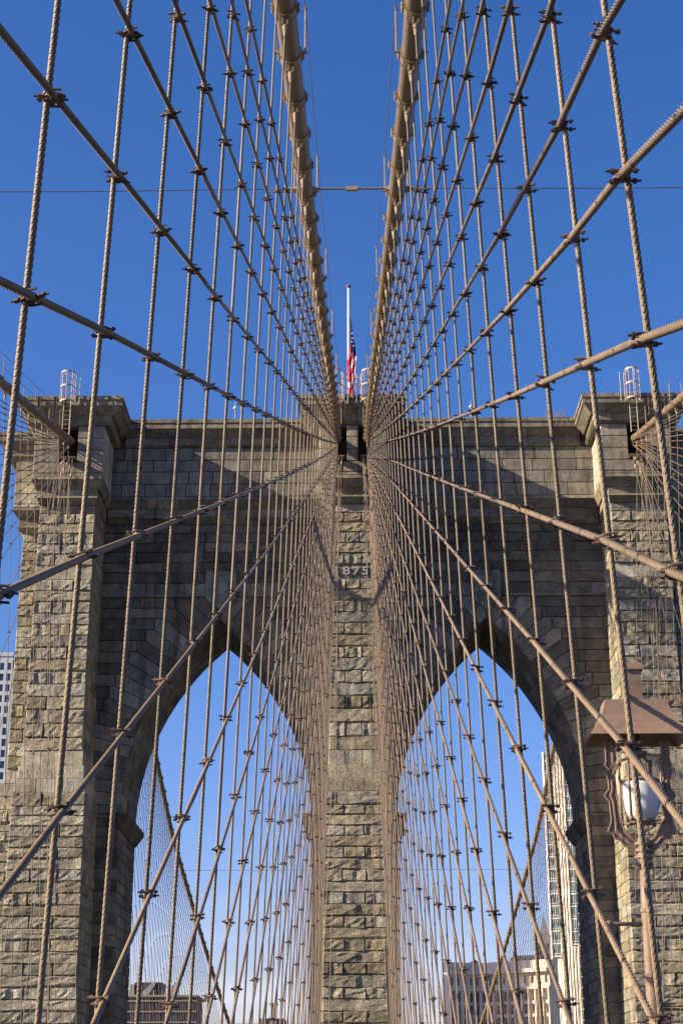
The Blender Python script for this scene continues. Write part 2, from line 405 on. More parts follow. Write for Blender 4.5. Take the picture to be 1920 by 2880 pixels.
# ---- the wall between the buttresses, courses shared with them
WY = 96.0
def ext_x(z):
    """extrados half-width (from the arch's axis) at height z"""
    d = z - SPRING
    if d < 0: return None
    v = RX*RX - d*d
    return max(0.0, sqrt(max(v, 0)) + CEN)
ztop_ring = ZS[7]
ring_z = [SPRING] + [z for z in reversed(ZS) if SPRING + .35 < z < ztop_ring + .01]
for side in (-1, 1):
    ax = side * ARCH_X
    for hs in (-1, 1):                      # the two halves of each arch
        # distance from the arch axis to the pier on that side
        lim = (15.82 - ARCH_X) if hs == side else (ARCH_X - 1.44)
        C = []
        for z in ring_z:
            C.append((min(ext_x(z), lim), z - SPRING))
        def ray(c):
            dx, dz = c[0] - CEN, c[1]; L = sqrt(dx*dx + dz*dz); return (CEN + dx/L*RA, dz/L*RA)
        Pk = [ray(c) for c in C]; Pk[0] = (A_HALF, 0)
        for k in range(len(C)):
            last = k == len(C) - 1
            if last:
                poly = [Pk[k], C[k], (0, C[k][1]), (0, RISE)] if False else None
            nxt = k + 1
            if not last:
                xk = C[k][0]; poly = [Pk[k], C[k], (xk, C[nxt][1]), C[nxt], Pk[nxt]]
                if abs(xk - C[nxt][0]) < .03: poly.pop(3)
            else:
                poly = [Pk[k], C[k], (0.0, C[k][1]), (0.0, RISE)]
            g = .032
            cxp = sum(p[0] for p in poly) / len(poly); czp = sum(p[1] for p in poly) / len(poly)
            pin = []
            for p in poly:
                dx, dz = p[0]-cxp, p[1]-czp; L = sqrt(dx*dx+dz*dz) + 1e-6
                pin.append((p[0]-dx/L*g*1.4, p[1]-dz/L*g*1.4))
            pr = rnd.uniform(0, .03)
            n = len(pin); vs = []
            for yy, q in ((WY - .06 - pr, pin), (WY + .35, pin)):
                for p in q: vs.append((ax + hs * p[0], yy, SPRING + p[1]))
            # slight chamfer: smaller front outline
            ch = [(p[0]-(p[0]-cxp)*.03, p[1]-(p[1]-czp)*.03) for p in pin]
            for p in ch: vs.append((ax + hs * p[0], WY - .09 - pr, SPRING + p[1]))
            fs = [tuple(range(2*n, 3*n))]
            for i in range(n):
                j = (i + 1) % n; fs.append((i, 2*n+i, 2*n+j, j)); fs.append((n+i, i, j, n+j))
            add_piece('voussoir', 10 - k*.01, vs, fs, tuple(x*1.12 for x in tint(PALW)), 'ashlar')
            # intrados blocks running through the arch
            if not last: q0, q1 = Pk[k], Pk[nxt]
            else: q0, q1 = Pk[k], (0.0, RISE)
            m_ = ((q0[0]+q1[0])/2, (q0[1]+q1[1])/2)
            # inner ring core
            def out(q, d): 
                dx, dz = q[0]-CEN, q[1]; L = sqrt(dx*dx+dz*dz); return (q[0]+dx/L*d, q[1]+dz/L*d)
            a0, a1, b1, b0 = out(q0, .06), out(q1, .06), out(q1, 1.9), out(q0, 1.9)
            if last: a1 = (0, RISE+.06); b1 = (0, RISE + 1.7)
            quad = [a0, b0, b1, a1]
            vs = [(ax + hs*p[0], yy, SPRING + p[1]) for yy in (WY + .12, 102.9) for p in quad]
            core.add(vs, [(0,1,2,3),(7,6,5,4),(0,3,7,4),(1,0,4,5),(2,1,5,6),(3,2,6,7)], 0, CT)
            ys = [WY + .02, 97.5 + (k % 2)*.7, 99.4 + (k % 2)*.6, 101.2 + (k % 2)*.5, 103.0]
            for i in range(4):
                y0, y1 = ys[i] + .015, ys[i+1] - .015
                e0 = (q0[0] + (m_[0]-q0[0])*.02, q0[1] + (m_[1]-q0[1])*.02); e1 = (q1[0] + (m_[0]-q1[0])*.02, q1[1] + (m_[1]-q1[1])*.02)
                dd = rnd.uniform(0, .012)
                f0, f1 = out(e0, dd), out(e1, dd); g0, g1 = out(e0, .3), out(e1, .3)
                if last: f1 = (.015, RISE + dd - .01); g1 = (.015, RISE + .3)
                quad = [f0, g0, g1, f1]
                vs = [(ax + hs*p[0], yy, SPRING + p[1]) for yy in (y0, y1) for p in quad]
                add_piece('voussoir', 5 - i, vs, [(0,1,2,3),(7,6,5,4),(0,3,7,4),(1,0,4,5),(2,1,5,6),(3,2,6,7)], tuple(x*.95 for x in tint(PALW)), 'ashlar')
        # spandrel courses on this half
        for k in range(len(C) - 1):
            z0, z1 = ring_z[k], ring_z[k+1]
            xa, xb = C[k][0], lim
            if xb - xa < .12: continue
            core_x = sorted((ax + hs*(xa - .5), ax + hs*(xb + .3)))
            core.box(core_x[0], core_x[1], WY + .05, 102.9, z0, z1, 0, CT)
            cuts = [xa]
            while xb - cuts[-1] > 3.4: cuts.append(cuts[-1] + rnd.uniform(1.6, 3.3))
            cuts.append(xb)
            for i in range(len(cuts) - 1):
                a, b = sorted((ax + hs*cuts[i], ax + hs*cuts[i+1]))
                rock_stone(Vector((0, WY - rnd.uniform(0, .09), 0)), X_, -Y_, a, b, z0, z1, .02, kind='ashlar_block', pal=PALW)
        # the jamb below the spring
        cb = sorted((ax + hs*(A_HALF + .05), ax + hs*(lim + .4)))
        core.box(cb[0], cb[1], WY + .05, 102.9, -8, SPRING, 0, CT)
        zz = SPRING
        jz = [SPRING] + [z for z in ZS if z < SPRING - .2]
        for k in range(len(jz) - 1):
            z1, z0 = jz[k], jz[k+1]
            a, b = sorted((ax + hs*(A_HALF), ax + hs*lim))
            rock_stone(Vector((0, WY, 0)), X_, -Y_, a, b, z0, z1, .02, kind='ashlar_block', vis=.6 if (hs == side and z1 > 0) else .01, pal=PALW)
            cuts = [WY + .37]; L = rnd.uniform(.9, 1.4) if k % 2 else rnd.uniform(1.6, 2.2)
            while cuts[-1] + L < 102.4: cuts.append(cuts[-1] + L); L = rnd.uniform(1.4, 2.1)
            cuts.append(103.0)
            for i in range(len(cuts) - 1):
                rock_stone(Vector((ax + hs*A_HALF, 0, 0)), Y_, X_*(-hs), cuts[i], cuts[i+1], z0, z1, .02, kind='ashlar_block',
                           vis=.12 if (hs == side and z1 > 0) else .005, pal=PALW)
        # impost moulding at the spring, jutting into the arch
        x0 = ax + hs*(A_HALF + .1); xt = ax + hs*(A_HALF - .55); xm = ax + hs*(A_HALF - .06)
        for i in range(4):
            ya = WY - .30 + i*1.86; yb = ya + 1.83
            zt, zm_, zb = SPRING + .02, SPRING - .28, SPRING - .95
            vs = []
            for yy in (ya, yb):
                vs += [(x0, yy, zt), (xt, yy, zt - .06), (xt, yy, zm_), (xm, yy, zb), (x0, yy, zb)]
            add_piece('impost', 3, vs, [(0,1,2,3,4),(9,8,7,6,5),(0,5,6,1),(1,6,7,2),(2,7,8,3),(3,8,9,4),(4,9,5,0)], tuple(x*.8 for x in tint(PALW)), 'ashlar')

# solid wall above the arches up to the parapet
ZW = [z for z in ZS if z >= ztop_ring - .01]           # courses 0..7
for k in range(len(ZW) - 1):
    z1, z0 = ZW[k], ZW[k+1]
    core.box(-16.2, 16.2, WY + .05, 102.9, z0, z1, 0, CT)
    for s in (-1, 1):
        a, b = (1.44, 15.82)
        cuts = [a + (rnd.uniform(.6, 1.6) if k % 2 else 0)]
        if k % 2: cuts = [a] + cuts
        while b - cuts[-1] > 3.8: cuts.append(cuts[-1] + rnd.uniform(1.5, 3.7))
        cuts.append(b)
        for i in range(len(cuts) - 1):
            p, q = sorted((s*cuts[i], s*cuts[i+1]))
            last2 = k >= 6
            # keep the shield's place free
            if last2 and abs((p+q)/2 - s*ARCH_X) < .6: pass
            rock_stone(Vector((0, WY - (.07 if last2 else rnd.uniform(0, .05)), 0)), X_, -Y_, p, q, z0, z1, .02 if last2 else .06*rnd.uniform(.6, 1.4),
                       kind='ashlar_block', pal=PALW)
# string moulding under the plain band
for s in (-1, 1):
    for a, b in ((1.44, 6.9), (9.7, 15.82)):
        p, q = sorted((s*a, s*b)); m = MB(); m.box(p, q, WY - .22, WY + .1, ztop_ring - .02, ztop_ring + .13)
        add_piece('string_course', 2, m.v, m.f, (.26, .23, .20), 'ashlar')
# shield-shaped keystones
for s in (-1, 1):
    xs = s*ARCH_X; zt = ZS[6] + .72; zsd = ZS[7] - .15; ztip = SPRING + RISE + .55; w = .93
    def prism(sc, y0, y1, t):
        zc = (zt + ztip) / 2 + .4
        pts = [(-w, zt), (w, zt), (w, zsd), (0, ztip), (-w, zsd)]
        pts = [(p[0]*sc, zc + (p[1]-zc)*sc) for p in pts]
        vs = [(xs + p[0], y0, p[1]) for p in pts] + [(xs + p[0], y1, p[1]) for p in pts]
        n = 5; fs = [(4,3,2,1,0)] + [(i, (i+1) % n, n + (i+1) % n, n+i) for i in range(n)]
        return vs, fs
    for j, (sc, y0, y1) in enumerate(((1.0, WY - .30, WY + .2), (.74, WY - .36, WY - .28), (.50, WY - .42, WY - .34))):
        vs, fs = prism(sc, y0, y1, None)
        add_piece('keystone', 5, vs, fs, (.30, .31, .28) if j != 1 else (.27, .28, .25), 'ashlar')

# ---- mouldings, necks and copings: stacked bands that step outwards
def band(kind, x0, x1, yf, yb, oa, za, ob, zb, kx, n, cap_l=True, cap_r=True, pal=PALW, rough=False, side_len=None):
    """from height za (offset oa) up to zb (offset ob); footprint x0..x1, front yf, flanks run back to yb"""
    xs = [x0 + (x1 - x0) * i / n for i in range(n + 1)]
    for i in range(1, n): xs[i] += rnd.uniform(-.12, .12) * (x1 - x0) / n
    for i in range(n):
        l, r = xs[i], xs[i+1]
        gl = .008 if i > 0 else 0; gr = .008 if i < n-1 else 0
        def X(o, e, first, last, gg):
            return e + gg - (o*kx if first else 0) + (o*kx if last else 0)
        fl = i == 0 and cap_l; fr = i == n-1 and cap_r
        def pts(o, z, y): return [(l + gl - (o*kx if fl else 0), y, z), (r - gr + (o*kx if fr else 0), y, z)]
        dep = yf + 1.2
        A = pts(oa, za, yf - oa); B = pts(ob, zb, yf - ob)
        A2 = pts(oa, za, dep); B2 = pts(ob, zb, dep)
        vs = [A[0], A[1], B[1], B[0], A2[0], A2[1], B2[1], B2[0]]
        fs = [(0,1,2,3),(5,4,7,6),(4,0,3,7),(1,5,6,2),(3,2,6,7),(4,5,1,0)]
        add_piece(kind, (r-l), vs, fs, tint(pal), 'ashlar')
    # flanks behind the first 1.2 m
    for cap, xe, sg in ((cap_l, x0, -1), (cap_r, x1, 1)):
        if not cap: continue
        ys = [yf + 1.2]
        while yb - ys[-1] > 2.4: ys.append(ys[-1] + rnd.uniform(1.4, 2.0))
        ys.append(yb)
        for i in range(len(ys) - 1):
            y0, y1 = ys[i] + .006, ys[i+1] - .006
            vs = [(xe - sg*1.0, y0, za), (xe + sg*oa*kx, y0, za), (xe + sg*ob*kx, y0, zb), (xe - sg*1.0, y0, zb),
                  (xe - sg*1.0, y1, za), (xe + sg*oa*kx, y1, za), (xe + sg*ob*kx, y1, zb), (xe - sg*1.0, y1, zb)]
            fs = [(0,1,2,3),(7,6,5,4),(1,5,6,2),(3,2,6,7),(0,4,5,1),(4,0,3,7)]
            if sg < 0: fs = [tuple(reversed(f)) for f in fs]
            add_piece(kind, .5, vs, fs, tint(pal), 'ashlar')

# (za, oa, zb, ob, kind, rel) from the top down; fractions of the overhang
PROFILE = [
    (41.05, 1.50, 41.30, 1.50, 'coping_stone'),
    (40.68, 1.44, 41.04, 1.44, 'coping_stone'),
    (40.20, .95, 40.67, 1.40, 'cornice_stone'),
    (39.72, .95, 40.19, .93, 'frieze_block'),
    (39.58, .86, 39.71, 1.02, 'moulding'),
]
LOWER = [
    (35.98, .86, 36.20, .80, 'moulding'),
    (35.50, .42, 35.97, .84, 'moulding'),
    (35.02, .38, 35.49, .38, 'frieze_block'),
    (34.90, .48, 35.01, .44, 'moulding'),
    (34.58, .04, 34.89, .46, 'moulding'),
]
def neck_courses(z0, z1, n=5): return [z0 + (z1 - z0) * i / n for i in range(n + 1)]
NK = [39.57, 38.75, 37.95, 37.15, 36.42, 36.21]
HOLES = {-17.55: [(-18.15, -17.05)], 0.0: [(-1.32, -.36), (.36, 1.32)], 17.55: [(17.05, 18.15)]}
STP = [(.33,.29,.225),(.30,.27,.215),(.36,.32,.25),(.31,.285,.24)]
for xc, sh, lo in PIERS:
    x0, x1 = xc - sh, xc + sh
    kc = 1.28 if xc == 0 else 1.05; kn = .80 if xc == 0 else .56
    for (za, oa, zb, ob, kd) in PROFILE: 
        band(kd, x0, x1, 92.3, 96.4, oa, za, ob, zb, kc if za > 40 else (kc*.85), 4, pal=STP)
    for (za, oa, zb, ob, kd) in LOWER: band(kd, x0, x1, 92.3, 96.2, oa, za, ob, zb, kn if za > 35.3 else kn*.5, 3, pal=STP)
    # neck with the cable openings
    yf = 92.3 - .76; nx0, nx1 = x0 - .76*kn, x1 + .76*kn
    core.box(nx0 + .3, nx1 - .3, yf + 2.4, 96.3, 34.5, 41.2, 0, CT)
    core.box(x0 + .02, x1 - .02, 92.34, 96.3, 34.3, 36.3, 0, CT)
    core.box(nx0 + .3, nx1 - .3, 92.6, 96.3, 39.6, 41.25, 0, CT)
    for k in range(5):
        z1, z0 = NK[k], NK[k+1]
        runs = [(nx0, nx1)]
        if k < 3:
            runs = []; p = nx0
            for a, b in HOLES[xc]: runs.append((p, a)); p = b
            runs.append((p, nx1))
        for a, b in runs:
            cuts = [a, b] if b - a < 2.2 else [a, a + (b-a)*rnd.uniform(.35, .65), b]
            for i in range(len(cuts)-1):
                rock_stone(Vector((0, yf, 0)), X_, -Y_, cuts[i], cuts[i+1], z0, z1, .022, vis=1.5, depth=2.2, pal=[(.34,.31,.28),(.38,.34,.30),(.31,.29,.26)])
        for sg, xe in ((-1, nx0), (1, nx1)):
            for y0, y1 in ((yf + .01, 93.9), (93.9, 96.0)):
                rock_stone(Vector((xe, 0, 0)), Y_, X_*sg, y0 + (.02), y1, z0, z1, .02, vis=.3, depth=.25, t=tuple(.56*q for q in (1, .92, .80)))  # paler neck flanks: the sun's brightness is put into their tint
for s in (-1, 1):
    # parapet wall between the piers
    a, b = sorted((s*3.2, s*14.6))
    for (za, oa, zb, ob, kd) in PROFILE: band(kd, a, b, WY, WY + 2, oa, za, ob, zb, 0, 7, False, False, pal=STP if za > 40.5 else PALW)
    a, b = sorted((s*1.6, s*15.6))
    for (za, oa, zb, ob, kd) in LOWER: band(kd, a, b, WY, WY + 2, oa, za, ob, zb, 0, 6, False, False)
    for k in range(4):
        zz = [39.57, 38.72, 37.92, 37.08, 36.21][k:k+2]
        z1, z0 = zz
        cuts = [1.7]
        while 15.7 - cuts[-1] > 2.2: cuts.append(cuts[-1] + rnd.uniform(1.0, 2.0))
        cuts.append(15.7)
        for i in range(len(cuts)-1):
            p, q = sorted((s*cuts[i], s*cuts[i+1]))
            rock_stone(Vector((0, WY - .80, 0)), X_, -Y_, p, q, z0, z1, .02, kind='ashlar_block', pal=[(.30,.28,.25),(.26,.245,.23),(.33,.30,.27)], depth=.6)
    # outboard side buttress tops
    xo0, xo1 = (-21.35, -19.2) if s < 0 else (19.2, 21.35)
    for (za, oa, zb, ob, kd) in PROFILE + LOWER:
        band(kd, xo0, xo1, 97.6, 101.4, oa*.82, za, ob*.82, zb, 1.5 if za > 39 else .9, 2, s < 0, s > 0, pal=STP)
    for k in range(5):
        a, b = sorted((s*19.25, s*(21.35 + .62)))
        rock_stone(Vector((0, 97.6 - .66, 0)), X_, -Y_, a, b, NK[k+1], NK[k], .02, vis=.8, pal=PAL, depth=.6)
core.box(-21.2, 21.2, 97.7, 101.6, 34.5, 41.2, 0, CT)
core.box(-16.2, 16.2, WY + .05, 102.9, 34.5, 41.25, 0, CT)
core.box(-16.2, 16.2, 95.5, 96.2, 36.2, 41.0, 0, CT)
for xc, sh, lo in PIERS:      # rear buttresses
    core.box(xc - sh, xc + sh, 102.8, 107.0, ZS[N_SMOOTH1], 40.6, 0, CT)
    core.box(xc - lo, xc + lo, 102.8, 107.5, -43.4, ZS[N_SMOOTH1], 0, CT)
    core.box(xc - sh - 1.4, xc + sh + 1.4, 101.5, 108.5, 40.6, 41.3, 0, CT)
core.box(-22.6, 22.6, 91.9, 107.4, -43.4, -8, 0, CT)

core.v = [tuple(Vector(v) - TOW) for v in core.v]
o = core.build('masonry_core', M['core'], tower); o['kind'] = 'stuff'
for kind, lst in pieces.items():
    lst.sort(key=lambda p: -p[0])
    rest = MB(); 
    for i, (w, vs, fs, t, mt) in enumerate(lst):
        if i < 300:
            m = MB(); ctr = sum((Vector(v) for v in vs), Vector()) / len(vs)
            m.add([tuple(Vector(v) - ctr) for v in vs], fs, 0, t)
            o = m.build(kind, M[mt], tower); o.location = ctr - TOW
        else:
            rest.add([tuple(Vector(v) - TOW) for v in vs], fs, 0 if mt == 'rock' else 1, t)
    if rest.v:
        o = rest.build(kind + '_masonry', [M['rock'], M['ashlar']], tower); o['kind'] = 'stuff'

# date in raised numerals on the central pier
zc = (ZS[6] + ZS[7]) / 2
for ch, x in zip('1875', (-.97, -.40, .18, .74)):
    cu = bpy.data.curves.new('numeral', 'FONT'); cu.body = ch; cu.size = .78; cu.extrude = .045; cu.offset = .012
    cu.align_x = 'CENTER'; cu.align_y = 'CENTER'; cu.resolution_u = 4
    to = bpy.data.objects.new('tmp', cu); COL.objects.link(to)
    bpy.context.view_layer.update()
    me = bpy.data.meshes.new_from_object(to.evaluated_get(bpy.context.evaluated_depsgraph_get()))
    bpy.data.objects.remove(to)
    me.materials.clear(); me.materials.append(M['numeral'])
    no = link('numeral', me, tower); no.location = Vector((x, 92.3 - .07, zc)) - TOW; no.rotation_euler = (pi/2, 0, 0); no.scale = (1.15, .92, 1)
    no['label'] = 'raised pale numeral ' + ch

# iron beams and brackets where the stays are fixed under the saddles
def tower_box(name, x0, x1, y0, y1, z0, z1, mat):
    m = MB(); m.box(x0, x1, y0, y1, z0, z1); m.v = [tuple(Vector(v) - TOW) for v in m.v]; return m.build(name, mat, tower)
for xs in (-17.5, -.95, .95, 17.5):
    for dx in (-.26, .26):
        tower_box('bracket', xs + dx - .2, xs + dx + .2, 91.0, 91.9, 37.22, 37.32, M['beam'])
    for dx in ((-.9, -1.9) if xs < -5 else (.9, 1.9) if xs > 5 else ((.38,) if xs < 0 else (-.38,))):
        m = MB()
        X = xs + dx
        for f in (-.09, .09): m.box(X + f - .015, X + f + .015, 90.55, 90.75, 39.75, 41.2)
        m.box(X - .09, X + .09, 90.63, 90.67, 39.75, 41.2)
        m.v = [tuple(Vector(v) - TOW) for v in m.v]; m.build('steel_post', M['beam'], tower)

# ------------------------------------------------------------------ cables
def interp(t, pts):
    if t <= pts[0][0]: return pts[0][1]
    for (a, va), (b, vb) in zip(pts, pts[1:]):
        if t <= b: return va + (vb - va) * (t - a) / (b - a)
    return pts[-1][1]
def cable_z(Y):
    if Y <= 92.3:
        u = 92.3 - Y; return 38.8 - .3225*u + .00066*u*u
    if Y >= 107: 
        v = Y - 107.5; v = max(v, 0); return 38.8 - .387*v + .00066*v*v
    return 38.8 + .55 * sin((Y - 92.3) / 14.7 * pi)
XIN_L = [(-10, -1.56), (10, -1.46), (28, -1.27), (39, -1.22), (60, -1.03), (73, -.93), (92.3, -.95), (107, -.95), (290, -1.6)]
XIN_R = [(-10, 1.0), (8, 1.06), (10.3, 1.22), (15, 1.30), (28, 1.29), (39, 1.22), (60, 1.03), (73, .93), (92.3, .95), (107, .95), (290, 1.6)]
XOUT = [(-10, 14.2), (30, 14.6), (65, 15.95), (78, 16.6), (92.3, 17.5), (107, 17.3), (150, 17.0), (200, 15.0), (290, 14.0)]
PLANES = {
    'left inner': (lambda Y: interp(Y, XIN_L), lambda Y: -2.17, .228, -1),
    'right inner': (lambda Y: interp(Y, XIN_R), lambda Y: 2.17, .228, 1),
    'left outer': (lambda Y: -interp(Y, XOUT), lambda Y: -14.3, .225, -1),
    'right outer': (lambda Y: interp(Y, XOUT), lambda Y: 14.3, .225, 1),
}
DECKZ = -6.6
Y_FIRST, STEP = 8.0, 2.29
# the same positions seen from the bands: nearest suspenders sit a little off their bands on the right-hand side
def susp_pos(plane, i):
    Y = Y_FIRST + i*STEP
    return Y

def susp_x(plane, Y, z):
    cx, dxx, r, s = PLANES[plane]
    zc_ = cable_z(Y) - .55
    f = (z - DECKZ) / (zc_ - DECKZ)
    return dxx(Y) + (cx(Y) - dxx(Y)) * f

def rope(name, pts, r, mat, near=22.0, pitch=.30, ph=0.0, fine=(.021, .036), wrap=False):
    """twisted six-strand wire rope; true strand relief where the rope is near the viewer"""
    P = [Vector(p) for p in pts]
    S = [];
    for a, b in zip(P, P[1:]):
        L = (b - a).length; t = 0.0
        while t < L - 1e-6:
            p = a + (b - a) * (t / L); S.append(p)
            d = p.length
            st = fine[0] if d < 13 else fine[1] if d < near else 3.2
            if d > near and d - st < near: st = 1.0
            t += st
    S.append(P[-1])
    A = np.array([tuple(p) for p in S]); n = len(A)
    T = np.zeros_like(A); T[1:-1] = A[2:] - A[:-2]; T[0] = A[1] - A[0]; T[-1] = A[-1] - A[-2]
    T /= np.linalg.norm(T, axis=1)[:, None]
    ref = np.array([1.0, 0, 0]) if abs(T[0][0]) < .7 else np.array([0, 0, 1.0])
    B1 = ref - T * (T @ ref)[:, None]; B1 /= np.linalg.norm(B1, axis=1)[:, None]; B2 = np.cross(T, B1)
    ds = np.r_[0, np.cumsum(np.linalg.norm(np.diff(A, axis=0), axis=1))]
    dist = np.linalg.norm(A, axis=1); is_near = dist < near + 1
    step = np.diff(ds); step = np.where(step > .05, 0, step); phi = ph + np.r_[0, np.cumsum(step)] * 2*pi/pitch
    seg = 12 if is_near.any() else 7
    j = np.arange(seg); ang = 2*pi*j/seg
    if seg == 12: rad = np.where(j % 2 == 0, 1.12, .68)
    else: rad = np.ones(seg)
    rr = r * np.where(is_near[:, None], rad[None, :], 1.0 if seg == 7 else (rad[None, :]*.3 + .67))
    a = ang[None, :] + phi[:, None]
    V = A[:, None, :] + (np.cos(a)*rr)[:, :, None]*B1[:, None, :] + (np.sin(a)*rr)[:, :, None]*B2[:, None, :]
    if wrap:
        kk = 1.0 + np.array([.14, .02, -.34, .02])[np.arange(n) % 4]; kk = np.where(is_near & (np.r_[0, np.diff(ds)] < .05), kk, .97)
        V = A[:, None, :] + (np.cos(ang)*r*kk[:, None])[:, :, None]*B1[:, None, :] + (np.sin(ang)*r*kk[:, None])[:, :, None]*B2[:, None, :]
        V = V + (np.sin(ang + .6)*r*1.0)[None, :, None]*T[:, None, :]*np.where(is_near, 1.0, 0.0)[:, None, None]
    V = V.reshape(-1, 3)
    i0 = (np.arange(n-1)*seg)[:, None]; jn = (j+1) % seg
    F = np.stack([i0 + j, i0 + jn, i0 + seg + jn, i0 + seg + j], axis=2).reshape(-1, 4)
    me = bpy.data.meshes.new(name)
    org = A[0]
    me.vertices.add(len(V)); me.vertices.foreach_set('co', (V - org).astype(np.float32).ravel())
    me.loops.add(F.size); me.loops.foreach_set('vertex_index', F.astype(np.int32).ravel())
    me.polygons.add(len(F)); me.polygons.foreach_set('loop_start', np.arange(0, F.size, 4, dtype=np.int32))
    me.polygons.foreach_set('use_smooth', np.ones(len(F), dtype=bool))
    me.update(calc_edges=True); me.validate()
    me.materials.append(mat)
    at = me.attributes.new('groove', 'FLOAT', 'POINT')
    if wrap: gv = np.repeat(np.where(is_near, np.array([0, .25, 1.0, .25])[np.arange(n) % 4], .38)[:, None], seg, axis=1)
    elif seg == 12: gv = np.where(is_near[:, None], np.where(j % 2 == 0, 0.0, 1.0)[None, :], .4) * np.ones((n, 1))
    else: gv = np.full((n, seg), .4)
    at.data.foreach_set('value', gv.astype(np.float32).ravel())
    return me, Vector(org)

ORD = ['nearest', 'second nearest', 'third nearest', 'fourth nearest', 'fifth nearest', 'sixth nearest', 'seventh nearest', 'eighth nearest', 'ninth nearest', 'tenth nearest', 'eleventh nearest', 'twelfth nearest', 'thirteenth nearest', 'fourteenth nearest', 'fifteenth nearest', 'sixteenth nearest']
TEN = ['first', 'second', 'third', 'fourth', 'fifth', 'sixth', 'seventh', 'eighth', 'ninth', 'tenth', 'eleventh', 'twelfth', 'thirteenth', 'fourteenth', 'fifteenth', 'sixteenth', 'seventeenth', 'eighteenth']

# clamp at each crossing of a stay and a suspender
def clamp_mesh(name, detail):
    m = MB(); sg = 8 if detail else 5
    m.tube([(0,-.052,-.01),(0,-.02,.0),(0,.02,0),(0,.052,.01)], [.022,.046,.046,.022], sg)
    for s in ((-1, 1) if detail else (0,)):
        pts = []
        for k in range(9 if detail else 5):
            a = -pi/2 + pi*k/(8 if detail else 4)
            pts.append((s*.0 + cos(a)*.052*(1), sin(a)*.052, s*.030))
        m.tube([(-.075, -.052, s*.03)] + pts + [(-.075, .052, s*.03)], .010 if detail else .016, 5 if detail else 4)
    # bolt ends that stick out to both sides, with nuts
    m.tube([(-.125,-.03,.03),(.105,-.03,.03)], .0095, 5); m.tube([(-.105,.03,-.03),(.125,.03,-.03)], .0095, 5)
    for x, y, z in ((-.082,-.03,.03),(.078,.03,-.03),(.08,-.03,.03),(-.08,.03,-.03)):
        m.tube([(x-.014,y,z),(x+.014,y,z)], .021, 6)
    return m.build(name, M['clamp'], mesh_only=True)
CL_NEAR = clamp_mesh('clamp', True); CL_FAR = clamp_mesh('clamp_simple', False)
far_v = np.empty(len(CL_FAR.vertices)*3, dtype=np.float32); CL_FAR.vertices.foreach_get('co', far_v); far_v = far_v.reshape(-1, 3)
far_f = [tuple(p.vertices) for p in CL_FAR.polygons]

STAY_L = [-45.2, -41, -36.5, -31.7, -27.3, -22.6, -18.2, -12.9, -8, -2.6, 2.2, 6.8, 11.4]
STAY_R = [-45.0, -40.8, -36.2, -31.9, -27.8, -24.1, -20.7, -17.3, -13.2, -9.1, -4.6, -.2, 4.3, 8.6]
def stay_list(plane):
    base = list(STAY_L if plane == 'left inner' else STAY_R if plane == 'right inner' else STAY_L)
    while base[-1] < 84: base.append(base[-1] + (4.58 if 'inner' in plane or base[-1] < 20 else 8.2))
    return base

NTH = ['topmost','second from the top','third from the top','fourth from the top','fifth from the top','sixth from the top','seventh from the top','eighth from the top','ninth from the top','tenth from the top','eleventh from the top','twelfth from the top','thirteenth from the top','fourteenth from the top','fifteenth from the top','sixteenth from the top']

